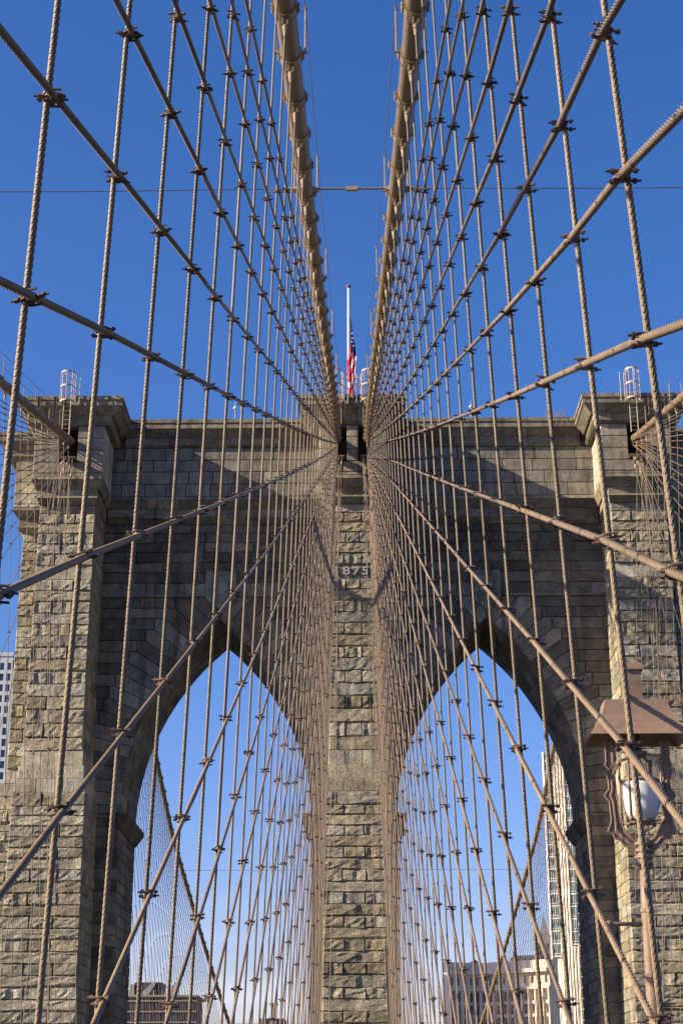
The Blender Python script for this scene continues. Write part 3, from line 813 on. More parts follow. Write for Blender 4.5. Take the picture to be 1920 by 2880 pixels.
for plane, (cx, dxf, rc, s) in PLANES.items():
    inner = 'inner' in plane
    side = plane.split()[0]
    # --- main cable, one thing over the whole length
    y_start = 2.0 if inner else 48.0
    ct = empty('main_cable', (cx(92.3), 92.3, 38.8),
               ('thick brown main cable just %s of the middle, running up to the central pier' % side) if inner
               else ('thick tan main cable at the %s edge, rising to the opening in the %s pier' % (side, side)), 'cable', 'main cables')
    co = Vector(ct.location)
    ys = list(np.arange(y_start, 92.3, 1.145)) + list(np.linspace(92.3, 107.5, 8)) + list(np.arange(109, 285, 3.0))
    m = MB(); m.tube([Vector((cx(y), y, cable_z(y))) - co for y in ys], rc*.93, 16)
    m.build('cable_wrapping', M['cable'], ct, smooth=True)
    # shared band mesh: ring, flanges, bolts; axis along local Y
    bm = MB()
    bm.tube([(0,-.17,0),(0,-.16,0),(0,.16,0),(0,.17,0)], [rc*.95, rc*1.04, rc*1.04, rc*.95], 16)
    bm.tube([(0,-.20,0),(0,-.165,0)], rc*1.11, 16); bm.tube([(0,.15,0),(0,.185,0)], rc*1.08, 16)
    for sx in (-1, 1):
        bm.box(sx*rc*1.0 if sx > 0 else -rc*1.22, rc*1.22 if sx > 0 else -rc*1.0, -.15, .15, -.02, .02)
        for yy in (-.1, 0, .1): bm.tube([(sx*rc*1.14, yy, -.065), (sx*rc*1.2, yy, .065)], .017, 6)
    bmesh_ = bm.build('cable_band', M['band'], smooth=False, mesh_only=True)
    hm = MB()
    for sx in (-1, 1): hm.box(sx*.05 - .012, sx*.05 + .012, -.05, .05, -rc - .20, -rc*.85)
    hm.tube([(-.085,0,-rc-.13),(.085,0,-rc-.13)], .025, 8)
    hm.tube([(0,0,-rc-.10),(0,0,-rc-.18),(0,0,-rc-.22),(0,0,-rc-.46)], [.035,.04,.062,.030], 8)
    hang = hm.build('socket', M['band'], smooth=False, mesh_only=True)
    nS = 0
    grp = 'vertical suspender ropes'
    i_range = range(-2, 37) if inner else range(20, 37)
    for i in i_range:
        Yb = Y_FIRST + i*STEP
        Yb = susp_pos(plane, i)
        if Yb > 90.5: continue
        if Yb > y_start:
            b = link('cable_band', bmesh_, ct); b.location = Vector((cx(Yb), Yb, cable_z(Yb))) - co
            sl = (cable_z(Yb+.5) - cable_z(Yb-.5)); b.rotation_euler = (atan(sl), 0, 0)
            h = link('socket', hang, b); h.rotation_euler = (-atan(sl), 0, 0)
        top = Vector((susp_x(plane, Yb, cable_z(Yb)-.55), Yb, cable_z(Yb) - rc - .42))
        bot = Vector((dxf(Yb), Yb, DECKZ))
        if inner and Yb < 24: 
            # keep only real length but fine strands where visible
            pass
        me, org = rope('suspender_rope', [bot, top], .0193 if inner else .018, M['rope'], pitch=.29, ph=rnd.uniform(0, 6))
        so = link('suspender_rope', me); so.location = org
        q = i
        if inner and 0 <= q < 16:
            lab = 'twisted tan suspender rope, %s the viewer in the %s-hand inner row' % (ORD[q], side)
        elif inner and q < 0: lab = 'twisted suspender rope of the %s-hand inner row, out beyond the picture edge' % side
        elif inner: lab = 'thin suspender rope among the crowded far ones of the %s-hand inner row' % side
        else: lab = 'thin distant suspender rope of the outer cable, %s from the %s-hand pier' % (TEN[min(36 - q, 17)], side)
        setup(so, lab, 'suspender rope', grp)
        nS += 1
    # rear side of the tower: outer cables seen through the arches
    if not inner:
        for i in range(0, 58):
            Yb = 110.5 + i*STEP
            b = link('cable_band', bmesh_, ct); b.location = Vector((cx(Yb), Yb, cable_z(Yb))) - co
            sl = (cable_z(Yb+.5) - cable_z(Yb-.5)); b.rotation_euler = (atan(sl), 0, 0)
            top = (susp_x(plane, Yb, cable_z(Yb)-.55), Yb, cable_z(Yb) - rc); bot = (dxf(Yb), Yb, DECKZ)
            me, org = rope('suspender_rope', [bot, top], .016, M['rope'])
            so = link('suspender_rope', me); so.location = org
            setup(so, 'thin dark suspender rope behind the tower, seen through the %s arch' % side, 'suspender rope', grp)
    # --- diagonal stays
    yl = stay_list(plane)
    susY = [susp_pos(plane, i) for i in range(-2 if inner else 20, 37)]
    shown = 0
    for k, Yk in enumerate(yl):
        steep = Yk > 28
        a0 = Vector((cx(92.3) + (rnd.choice((-.3, -.15, .12, .3)) if steep else -s*.05 if inner else rnd.uniform(-.3, .3)), 91.1 if steep else 92.6, 37.25 if steep else 38.75))
        slope = (a0.z - DECKZ) / (a0.y - Yk) if steep else (38.75 - 38.8 + 45.3*82/(92.3 - Yk)) / 82.3
        def zat(Y):
            tt = min(1.0, max(0.0, (a0.y - Y)/82.3)); return a0.z - slope*(a0.y - Y) - (0 if steep else .22*4*tt*(1-tt))
        pts = [a0]; crosses = []
        ylow = max(Yk, -4.0 if inner else 50)
        for Yb in reversed(susY):
            if Yb < ylow or Yb > 90: continue
            z = zat(Yb)
            if z > cable_z(Yb) - .75: continue
            x = susp_x(plane, Yb, z)
            if Yb > 82 and abs(x - a0.x) > 0: 
                f = (Yb - 82) / 9.0; x = x*(1-f) + a0.x*f
            elif Yb < 86: crosses.append((x, Yb, z))
            pts.append(Vector((x - s*.047, Yb, z)))
        if ylow > Yk - .01 and Yk >= -4: pts.append(Vector((dxf(Yk), Yk, DECKZ)))
        elif len(pts) > 2: pts.append(pts[-1] + (pts[-1] - pts[-2])*1.4)
        elif Yk > 50: pts.append(Vector((dxf(Yk), Yk, DECKZ)))
        pts.reverse()
        if len(pts) < 2: continue
        stt = empty('stay_rope', pts[0], '', 'stay rope', 'diagonal stay ropes'); so = Vector(pts[0])
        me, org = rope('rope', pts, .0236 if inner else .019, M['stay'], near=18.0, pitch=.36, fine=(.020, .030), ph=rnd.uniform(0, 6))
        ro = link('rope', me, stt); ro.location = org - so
        nm = NTH[k] if k < len(NTH) else None
        if inner and nm: lab = 'diagonal stay rope in the %s-hand inner net, %s of its fan' % (side, nm)
        elif inner: lab = 'steep stay rope close to the central pier on the %s side' % side
        else: lab = 'thin stay rope fanning from the opening in the %s outer pier' % side
        stt['label'] = lab
        if steep and len(pts) > 1:
            d_ = (pts[-2] - pts[-1]).normalized(); q0 = pts[-1] + d_*rnd.uniform(.5, 1.3)
            m = MB(); m.tube([tuple(q0 - so), tuple(q0 + d_*.12 - so), tuple(q0 + d_*.42 - so)], [.05, .07, .03], 8); m.build('socket', M['band'], stt)
        far = MB()
        for (x, Yb, z) in crosses:
            ctr = Vector((x - s*.022, Yb, z))
            if inner and Yb < 46:
                c = link('clamp', CL_NEAR, stt); c.location = ctr - so; c.scale = (.82,)*3
                c.rotation_euler = (rnd.uniform(-.25, .25) + slope*.6, rnd.uniform(-.2, .2), rnd.uniform(-.4, .4) + (pi if rnd.random() < .5 else 0))
            else:
                R = Matrix.Rotation(rnd.uniform(-.4, .4), 3, 'Z') @ Matrix.Rotation(rnd.uniform(-.2, .2), 3, 'Y')
                far.add([tuple(R @ Vector(v)*.75 + ctr - so) for v in far_v], far_f)
        if far.v:
            fo = far.build('distant_clamps', M['clamp'], stt); fo['kind'] = 'stuff'
    if not inner:
        for k in range(26):
            Ye = 116 + k*4.58
            slope = (38.3 - DECKZ) / (Ye - 107.5); pts = [Vector((cx(107.5), 107.5, 38.3))]; crosses = []
            for i in range(58):
                Yb = 110.5 + i*STEP
                if Yb > Ye: break
                z = 38.3 - slope*(Yb - 107.5)
                if z > cable_z(Yb) - .7: continue
                x = susp_x(plane, Yb, z); pts.append(Vector((x - s*.04, Yb, z)))
                crosses.append((x, Yb, z))
            pts.append(Vector((dxf(Ye), Ye, DECKZ)))
            stt = empty('stay_rope', pts[0], 'dark stay rope behind the tower, fanning down across the %s arch' % side, 'stay rope', 'diagonal stay ropes')
            so = Vector(pts[0]); me, org = rope('rope', pts, .018, M['stay']); ro = link('rope', me, stt); ro.location = org - so
            far = MB()
            for (x, Yb, z) in crosses:
                far.add([tuple(Vector(v)*.6 + Vector((x, Yb, z)) - so) for v in far_v], far_f)
            if far.v: fo = far.build('distant_clamps', M['clamp'], stt); fo['kind'] = 'stuff'
    # --- hand ropes above the cable on short posts
    for sd in (-1, 1):
        offs = .31
        ht = empty('hand_rope', (cx(60) + sd*offs, 60, cable_z(60)), 'thin wire hand rope on posts along the %s side of the %s %s main cable' % ('left' if sd < 0 else 'right', side, 'middle' if inner else 'outer'), 'hand rope', 'hand ropes')
        ho = Vector(ht.location); m = MB()
        yy = list(np.arange(18 if inner else 45, 92, 9.16/4)); 
        m.tube([Vector((cx(y) + sd*offs, y, cable_z(y) + 1.12)) - ho for y in yy], .011, 5)
        m.build('wire', M['beam'], ht)
        pm = MB(); pm.tube([(0,0,0),(0,0,1.12)], .020, 6); pm.tube([(-sd*.16,0,0),(sd*.05,0,0)], .032, 6)
        pm.tube([(-.05,0,1.08),(.05,0,1.08)], .018, 5); pm.tube([(0,-.06,1.12),(0,.06,1.12)], .025, 5)
        pme = pm.build('post', M['band'], mesh_only=True)
        for q in range(0, 10):
            y = 19.3 + 9.16*q
            if y > 90 or (not inner and y < 45): continue
            p = link('post', pme, ht); p.location = Vector((cx(y) + sd*offs, y, cable_z(y))) - ho

# --- cross ties between the cables
Yt = 37.4; zt = cable_z(Yt)
xl, xr = PLANES['left inner'][0](Yt), PLANES['right inner'][0](Yt)
tie = empty('cross_tie', (0, Yt, zt), 'horizontal steel rod with a square sleeve joining the two middle main cables', 'tie rod')
m = MB(); m.tube([(xl + .12, 0, 0), (xr - .12, 0, 0)], .030, 8); m.build('rod', M['band'], tie)
m = MB(); m.box(-.13, .17, -.045, .045, -.055, .055); m.tube([(.17,0,0),(.21,0,0)], .05, 8); m.build('sleeve', M['band'], tie)
for xx, sg in ((xl, 1), (xr, -1)):
    m = MB(); m.tube([(xx + sg*.14, 0, 0), (xx + sg*.30, 0, 0)], [.10, .045], 8); m.build('lug', M['band'], tie)
for sg, xx, nm in ((-1, xl, 'left'), (1, xr, 'right')):
    wr = empty('tie_wire', (xx, Yt, zt), 'long thin horizontal wire running from the middle cables to the %s edge' % nm, 'tie wire')
    m = MB(); m.tube([(sg*.16, 0, 0), (sg*.55, 0, 0)], [.08, .03], 8); m.tube([(sg*.55, 0, 0), (sg*1.1, 0, 0)], .022, 6); m.build('turnbuckle', M['band'], wr)
    m = MB(); m.tube([(sg*1.1, 0, 0), (sg*6, 0, -.035), (sg*13.6, 0, 0)], .014, 5); m.build('wire', M['beam'], wr)
for Yr, dz in ((157.5, 'upper'), (199.5, 'lower')):
    z = cable_z(Yr); w = empty('tie_wire', (0, Yr, z), '%s thin horizontal wire crossing both arches behind the tower' % dz, 'tie wire')
    m = MB(); m.tube([(-interp(Yr, XOUT), 0, 0), (interp(Yr, XOUT), 0, 0)], .02, 5); m.build('wire', M['beam'], w)

# ------------------------------------------------------------------ ladder cages, masts, flag
def cage(x, label, rad=.42, y=90.35, flip=1, ladder=True):
    t = empty('ladder_cage', (x, y, 40.7), label, 'ladder', 'ladder cages on the tower')
    for z in (0.0, 1.0, 1.95):
        m = MB()
        n = 18
        pts = [(rad*cos(pi*(-.15) + pi*1.3*k/n + pi), rad*sin(pi*(-.15) + pi*1.3*k/n + pi), z) for k in range(n+1)]
        for a, b in zip(pts, pts[1:]):
            vs = [(a[0],a[1],z-.05),(b[0],b[1],z-.05),(b[0],b[1],z+.05),(a[0],a[1],z+.05)]
            vs += [(p[0]*.965, p[1]*.965, p[2]) for p in vs]
            m.add(vs, [(0,1,2,3),(7,6,5,4),(3,2,6,7),(1,0,4,5)])
        m.build('hoop', M['ladder'], t)
    for k in range(7):
        a = pi + pi*1.3*k/6 - pi*.15; m = MB(); m.tube([(rad*cos(a), rad*sin(a), -.03), (rad*cos(a), rad*sin(a), 1.98)], .022, 5); m.build('bar', M['ladder'], t)
    if ladder:
        for sx in (-.22, .22):
            m = MB(); m.tube([(sx, .25, -2.1 if ladder else 0), (sx, .25, 2.3)], .032, 6); m.build('rail', M['ladder'], t)
        for k in range(14):
            m = MB(); m.tube([(-.22, .25, -2.0 + k*.3), (.22, .25, -2.0 + k*.3)], .016, 5); m.build('rung', M['ladder'], t)
    m = MB()
    hx = flip*.62
    m.tube([(hx - .12, .1, -.1), (hx - .12, .1, 1.85), (hx + .14, .1, 1.85), (hx + .14, .1, -.1)], .03, 6)
    m.tube([(hx - .12, .1, .95), (hx + .14, .1, .95)], .025, 6); m.build('handrail', M['ladder'], t)
cage(-17.65, 'pale caged ladder on top of the left-hand pier', flip=1)
cage(17.35, 'pale caged ladder on top of the right-hand pier', flip=-1)
cage(-1.02, 'caged ladder left of the flag on the central pier', rad=.42, flip=1, ladder=False)
cage(1.02, 'caged ladder right of the flag on the central pier', rad=.42, flip=-1, ladder=False)
rt = empty('guard_rail', (0, 90.6, 41.3), 'two-bar guard rail between the caged ladders in front of the flag', 'railing')
m = MB()
for z in (.55, 1.05): m.tube([(-.62, 0, z), (.62, 0, z)], .028, 6)
m.build('bar', M['ladder'], rt)
for x in (-.6, .6):
    m = MB(); m.tube([(x, 0, -.05), (x, 0, 1.08)], .03, 6); m.build('post', M['ladder'], rt)

fp = empty('flagpole', (-.22, 99.5, 41.3), 'tall white flagpole on top of the tower, flag at half height', 'flagpole')
m = MB(); m.tube([(0,0,-.1),(0,0,6),(0,0,12.1)], [.11, .10, .075], 12); m.build('pole', M['pole'], fp, smooth=True)
m = MB(); m.tube([(0,0,12.1),(0,0,12.16),(0,0,12.3),(0,0,12.36)], [.05,.17,.14,.03], 10); m.build('finial', M['beam'], fp, smooth=True)
# the flag hangs limp in deep folds
fl = MB()
nu, nv = 26, 40
Vv = []
for j in range(nv + 1):
    v = j / nv
    for i in range(nu + 1):
        u = i / nu
        width = .34 + .55*min(1, v*1.6) + .10*sin(v*7)
        if v > .72: width *= 1 - (v-.72)*1.3
        x = .08 + u*width*.62 - .16*min(1, max(0, (v-.28)*5)) + .05*sin(v*9 + u*4)
        y = -.22 + .17*sin(u*2*pi*2.6 + v*2.2) * min(1, .3 + v)
        z = 9.7 - 7.4*v - 1.0*u*(1-v)
        Vv.append((x, y, z))
for j in range(nv):
    for i in range(nu):
        a = j*(nu+1) + i; u = (i+.5)/nu; v = (j+.5)/nv
        if v < .32: mm = 2
        else: mm = 0 if int(u*.6*6 + v*12.0) % 2 == 0 else 1
        if v > .30 and u < .25: mm = 0 if v < .6 or int(v*18) % 3 else 1
        fl.f.append((a, a+1, a+nu+2, a+nu+1)); fl.m.append(mm)
fl.v = Vv; fl.t = [(1,1,1)]*len(Vv)
for (u, v) in ((.5,.13),(.62,.19),(.45,.24),(.7,.27)):
    j = int(v*nv); i = int(u*nu); c = Vector(Vv[j*(nu+1)+i]) + Vector((0, -.03, 0))
    st = []
    for q in range(10):
        r_ = .09 if q % 2 == 0 else .04; a = pi/2 + q*pi/5; st.append(tuple(c + Vector((cos(a)*r_*.7, -.2, sin(a)*r_))))
    fl.add(st, [tuple(range(10))], 1)
flag = fl.build('flag', [M['red'], M['white'], M['blue']], smooth=True); flag.location = (-.22, 99.4, 41.3)
setup(flag, 'red white and blue striped flag hanging limp on the white pole', 'flag')

for x, y, lab in ((-7.6, 95.2, 'small beacon mast on the parapet left of the middle'), (7.7, 95.2, 'small beacon mast on the parapet right of the middle')):
    t = empty('beacon', (x, y, 41.3), lab, 'beacon', 'beacon masts'); m = MB(); m.tube([(0,0,0),(0,0,.95)], .03, 6); m.build('mast', M['ladder'], t)
    m = MB(); m.tube([(0,0,.95),(0,0,1.0),(0,0,1.15),(0,0,1.2)], [.07,.13,.10,.03], 8); m.tube([(0,0,1.2),(0,0,1.5)], .012, 5); m.build('light', M['pole'], t)

# ------------------------------------------------------------------ the promenade lamp at the right
LX, LY = 2.645, 14.85
lamp = empty('lamp_post', (LX + .02, LY, -1.6), 'brown iron lamp post with hipped roof, harp frame and frosted glass at the right edge', 'street lamp')
LO = Vector(lamp.location)
def lb(m, name, mat, parent=lamp, smooth=False, sub=None):
    off = LO if sub is None else sub
    m.v = [tuple(Vector(v) - off) for v in m.v]; return m.build(name, mat, parent, smooth)
m = MB(); m.tube([(LX,LY,-1.6),(LX,LY,-1.2),(LX,LY,-1.15),(LX,LY,1.0),(LX,LY,1.62),(LX,LY,2.0)], [.12,.11,.075,.062,.055,.045], 14)
pole = lb(m, 'pole', M['lamp'], smooth=True)
for z in (-.3, .35, 1.05, 1.62):
    m = MB(); m.tube([(LX,LY,z-.018),(LX,LY,z+.018)], .078 if z < 1.2 else .065, 14); lb(m, 'collar', M['lamp'])
for z, sg in ((1.50, -1), (.80, 1), (.17, -1), (-.42, 1)):
    m = MB(); m.tube([(LX + sg*.04, LY, z), (LX + sg*.33, LY, z), (LX + sg*.335, LY, z)], [.019,.019,.019], 8)
    m.tube([(LX + sg*.325, LY, z), (LX + sg*.34, LY, z), (LX + sg*.375, LY, z), (LX + sg*.39, LY, z)], [.015,.033,.033,.012], 8)
    lb(m, 'rung', M['lamp'], smooth=True)
m = MB()
for z in (2.03, 2.09, 2.15, 2.21): m.tube([(LX,LY,z-.024),(LX,LY,z-.012),(LX,LY,z+.012),(LX,LY,z+.024)], [.06,.088,.088,.06], 14)
m.tube([(LX,LY,1.98),(LX,LY,2.0),(LX,LY,2.26)], [.05,.075,.06], 12)
lb(m, 'hub', M['lamp'], smooth=True)
# hipped roof with a concave sweep
ex, ey = .47, .30
prof = [(0.0, 1.0, 1.0), (.06, .90, .86), (.13, .80, .72), (.21, .71, .60), (.29, .65, .52), (.36, .615, .46)]
RZ = 3.18
rv = []; 
for (z, fx, fy) in prof:
    rv += [(LX - ex*fx, LY - ey*fy, RZ + z), (LX + ex*fx, LY - ey*fy, RZ + z), (LX + ex*fx, LY + ey*fy, RZ + z), (LX - ex*fx, LY + ey*fy, RZ + z)]
n = len(prof); rf = []
for i in range(n-1):
    for j in range(4): k = (j+1) % 4; rf.append((i*4+j, i*4+k, (i+1)*4+k, (i+1)*4+j))
rf.append(tuple((n-1)*4 + j for j in range(4)))
b0 = len(rv)
rv += [(LX - ex*.97, LY - ey*.96, RZ - .005), (LX + ex*.97, LY - ey*.96, RZ - .005), (LX + ex*.97, LY + ey*.96, RZ - .005), (LX - ex*.97, LY + ey*.96, RZ - .005)]
for j in range(4): k = (j+1) % 4; rf.append((b0+j, b0+k, k, j))
rv += [(LX - ex*.75, LY - ey*.7, RZ + .10), (LX + ex*.75, LY - ey*.7, RZ + .10), (LX + ex*.75, LY + ey*.7, RZ + .10), (LX - ex*.75, LY + ey*.7, RZ + .10)]
for j in range(4): k = (j+1) % 4; rf.append((b0+4+j, b0+4+k, b0+k, b0+j))
rf.append((b0+7, b0+6, b0+5, b0+4))
m = MB(); m.add(rv, rf); roof = lb(m, 'roof', M['lamp'])
m = MB(); m.box(LX-.085, LX+.085, LY-.085, LY+.085, RZ+.355, RZ+.375); m.box(LX-.075, LX+.075, LY-.075, LY+.075, RZ+.375, RZ+.66)
vs = [(LX+sx*w, LY+sy*w, z) for (w, z) in ((.098, RZ+.66), (.098, RZ+.675), (.078, RZ+.73)) for sx, sy in ((-1,-1),(1,-1),(1,1),(-1,1))]
m.add(vs, [(0,3,2,1)] + [(i*4+j, i*4+(j+1)%4, (i+1)*4+(j+1)%4, (i+1)*4+j) for i in range(2) for j in range(4)] + [(8,9,10,11)])
lb(m, 'chimney', M['lamp'])
m = MB(); m.tube([(LX,LY,RZ+.1),(LX,LY,3.0),(LX,LY,2.995),(LX,LY,2.93)], [.035,.035,.035,.035], 10)
m.tube([(LX,LY,2.90),(LX,LY,2.92)], [.03,.03], 10); m.tube([(LX,LY,3.02),(LX,LY,3.06),(LX,LY,3.07)], [.07,.10,.06], 12)
m.tube([(LX,LY,2.95),(LX,LY,2.79)], .028, 10); lb(m, 'stem', M['lamp'], smooth=True)
# harp arms: flat scrolled plates with raised edges
def arm(sg):
    out_ = [(.285,3.17),(.285,2.97),(.300,2.94),(.262,2.90),(.285,2.87) if False else (.300,2.88),(.275,2.80),(.272,2.72),(.318,2.655),(.276,2.60),(.272,2.50),(.268,2.42),(.295,2.345),(.305,2.325),(.262,2.305),(.248,2.262),(.205,2.255),(.175,2.205),(.10,2.165),(.06,2.11)]
    inn = [(.225,3.17),(.225,2.97),(.190,2.93),(.190,2.92),(.225,2.88),(.218,2.80),(.216,2.72),(.212,2.655),(.210,2.60),(.206,2.50),(.196,2.42),(.170,2.37),(.158,2.34),(.135,2.31),(.115,2.285),(.095,2.262),(.08,2.25),(.06,2.235),(.05,2.22)]
    k_ = 1.03
    m = MB(); nn = len(out_); th = .022
    vs = []
    for (o_, i_) in zip(out_, inn):
        for (x, z) in (o_, i_):
            vs.append((LX + sg*x*k_, LY - th, z)); vs.append((LX + sg*x*k_, LY + th, z))
    fs = []
    for q in range(nn - 1):
        a = q*4; b = a + 4
        fs += [(a, b, b+2, a+2), (a+1, a+3, b+3, b+1), (a, a+1, b+1, b), (a+2, b+2, b+3, a+3)]
    m.add(vs, fs)
    m.tube([(LX + sg*x*k_, LY - th, z) for x, z in out_], .010, 6); m.tube([(LX + sg*x*k_, LY - th, z) for x, z in inn], .010, 6)
    mid = [((a[0]+b[0])/2, (a[1]+b[1])/2) for a, b in zip(out_[4:], inn[4:])]
    m.tube([(LX + sg*x*k_, LY - th - .004, z) for x, z in mid[1:]], .012, 6)
    return lb(m, 'harp_arm', M['lamp'])
arm(-1); arm(1)
# globe: open-topped frosted glass bowl
m = MB(); gp = [(2.42,.085),(2.435,.115),(2.48,.143),(2.55,.163),(2.65,.173),(2.74,.170),(2.785,.168)]
gx = LX + .015
m.tube([(gx,LY,z) for z, r_ in gp], [r_ for z, r_ in gp], 32)
globe = lb(m, 'lamp_glass', M['globe'], smooth=True)
m = MB(); m.tube([(gx,LY,2.78),(gx,LY,2.80),(gx,LY,2.815)], [.180,.182,.150], 24); m.tube([(gx,LY,2.395),(gx,LY,2.415),(gx,LY,2.43)], [.05,.125,.10], 20)
lb(m, 'rim', M['lamp'], smooth=True)
for k in range(4):
    a = pi/4 + k*pi/2 + .12; x, y = gx + .215*cos(a)*1.0, LY + .215*sin(a)
    m = MB(); m.tube([(x, y, 2.41), (x, y, 3.0)], .012, 8); m.tube([(x, y, 2.40), (x, y, 2.445)], .02, 8); m.tube([(x, y, 2.965), (x, y, 3.02)], .02, 8)
    m.tube([(x, y, 2.43), (gx + .1*cos(a), LY + .1*sin(a), 2.405)], .012, 6); m.tube([(x, y, 3.0), (gx + .05*cos(a), LY + .05*sin(a), 3.04)], .013, 6)
    m.tube([(x, y, 2.79), (gx + .17*cos(a), LY + .17*sin(a), 2.79)], .009, 5)
    lb(m, 'cage_rod', M['lamp'], smooth=True)

# ------------------------------------------------------------------ the city behind
def facade(m, O, U, Nn, w, h, nx, ny, fw, fh, dep, mw, mg, y_top=0.0, y_bot=0.0):
    """wall w x h whose openings are real: piers and spandrels in front of recessed glass. O = lower left corner"""
    cw = w / nx; chh = (h - y_top - y_bot) / ny
    def q(u0, u1, z0, z1, n0, mi):
        vs = [tuple(O + U*u + Nn*n0 + Z_*z) for u, z in ((u0,z0),(u1,z0),(u1,z1),(u0,z1))]; m.add(vs, [(0,1,2,3)], mi)
    def bx(u0, u1, z0, z1, n0, n1, mi):
        vs = [tuple(O + U*u + Nn*n + Z_*z) for n in (n0, n1) for u, z in ((u0,z0),(u1,z0),(u1,z1),(u0,z1))]
        m.add(vs, [(4,5,6,7),(0,1,5,4),(1,2,6,5),(2,3,7,6),(3,0,4,7)], mi)
    q(0, w, 0, h, -dep, mg)
    for i in range(nx + 1):
        half = cw * (1 - fw) / 2
        u0 = max(0, i*cw - half); u1 = min(w, i*cw + half); bx(u0, u1, 0, h, -dep, 0, mw)
    for j in range(ny + 1):
        half = chh * (1 - fh) / 2
        z0 = y_bot + j*chh - half; z1 = y_bot + j*chh + half
        if j == 0: z0 = 0
        if j == ny: z1 = h
        for i in range(nx):
            bx(i*cw + cw*(1-fw)/2, (i+1)*cw - cw*(1-fw)/2, max(0, z0), min(h, z1), -dep, -.02, mw)

def unproj(x, y, Yd):
    """point of the city seen at this direction, at distance Yd along the bridge"""
    th = radians(TILT); a = (x - 960)/4500; b = (1440 - y)/4500
    a, b = a*cos(-.00244) - b*sin(-.00244), a*sin(-.00244) + b*cos(-.00244)
    d = Vector((a, cos(th) - b*sin(th), sin(th) + b*cos(th)))
    d = Matrix.Rotation(.0075, 3, 'Z') @ d
    return d * (Yd / d.y)
GZ = -41.0
# brown apartment block with pale floor bands, left arch
p0 = unproj(292, 2806, 430); p1 = unproj(548, 2806, 430); zr = p0.z
t = empty('apartment_block', (p0.x, 430, GZ), 'brown brick apartment block with pale floor bands, seen through the left arch', 'building')
o0 = Vector(t.location); m = MB(); W_ = p1.x - p0.x; H_ = zr - GZ
facade(m, Vector((0,0,0)), X_, -Y_, W_, H_, 11, 25, .62, .52, .5, 0, 1, y_top=1.0)
m.box(0, W_, .6, 22, 0, H_ - .05, 0); m.build('wall', [M['brick'], M['glass']], t)
fh_ = (H_ - 1.0)/25
for k in range(14, 26):
    m = MB(); z = k*fh_; m.box(-.4, W_ + .6, -1.1, -.03, z - .16, z + .16); m.build('floor_band', M['conc'], t)
m = MB(); m.box(-.5, W_ + .8, -1.2, 22.5, H_ + .0, H_ + .5); m.build('parapet', M['conc'], t)
a, b = unproj(379, 2764, 434), unproj(455, 2764, 434)
m = MB(); m.box(a.x - o0.x, b.x - o0.x, 4, 14, H_ + .5, a.z - GZ); m.build('penthouse', M['penthouse'], t)
a2 = unproj(366, 2770, 434)
m = MB(); m.box(a2.x - o0.x, a.x - o0.x - .02, 3.5, 14.5, H_ + .5, a2.z - GZ); m.build('stair_tower', M['conc'], t)
for u in (.36, .62):
    m = MB(); u0 = W_*u; m.add([(u0, 3, H_+.5), (u0+2.5, 3, H_+.5), (u0+4.6, 3, H_+3.9), (u0+3.6, 3, H_+3.9), (u0, 8, H_+.5), (u0+2.5, 8, H_+.5), (u0+4.6, 8, H_+3.9), (u0+3.6, 8, H_+3.9)],
        [(0,1,2,3),(7,6,5,4),(0,3,7,4),(1,5,6,2),(3,2,6,7)]); m.build('sloping_roof_light', M['conc'], t)
for k in range(9):
    m = MB(); x = W_*(.1 + .09*k); m.tube([(x, -.6, H_+.5), (x, -.6, H_ + 1.7)], .12, 5); m.build('railing_post', M['conc'], t)
# pinkish building by the central pier
p0 = unproj(730, 2866, 520); p1 = unproj(800, 2866, 520)
t = empty('brick_building', (p0.x, 520, GZ), 'pinkish brick building with a small roof tower beside the central pier', 'building'); o0 = Vector(t.location)
m = MB(); H_ = p0.z - GZ; W_ = p1.x - p0.x; facade(m, Vector((0,0,0)), X_, -Y_, W_, H_, 6, 24, .45, .45, .4, 0, 1, y_top=1.5); m.box(0, W_, .5, 16, 0, H_-.05, 0); m.build('wall', [M['pink'], M['glass']], t)
a, b = unproj(761, 2828, 523), unproj(777, 2828, 523)
m = MB(); m.box(a.x-o0.x, b.x-o0.x, 3, 7, H_-.05, a.z-GZ); m.box(a.x-o0.x-.3, b.x-o0.x+.3, 2.7, 7.3, a.z-GZ, a.z-GZ+.7); m.build('roof_tower', M['pink'], t)
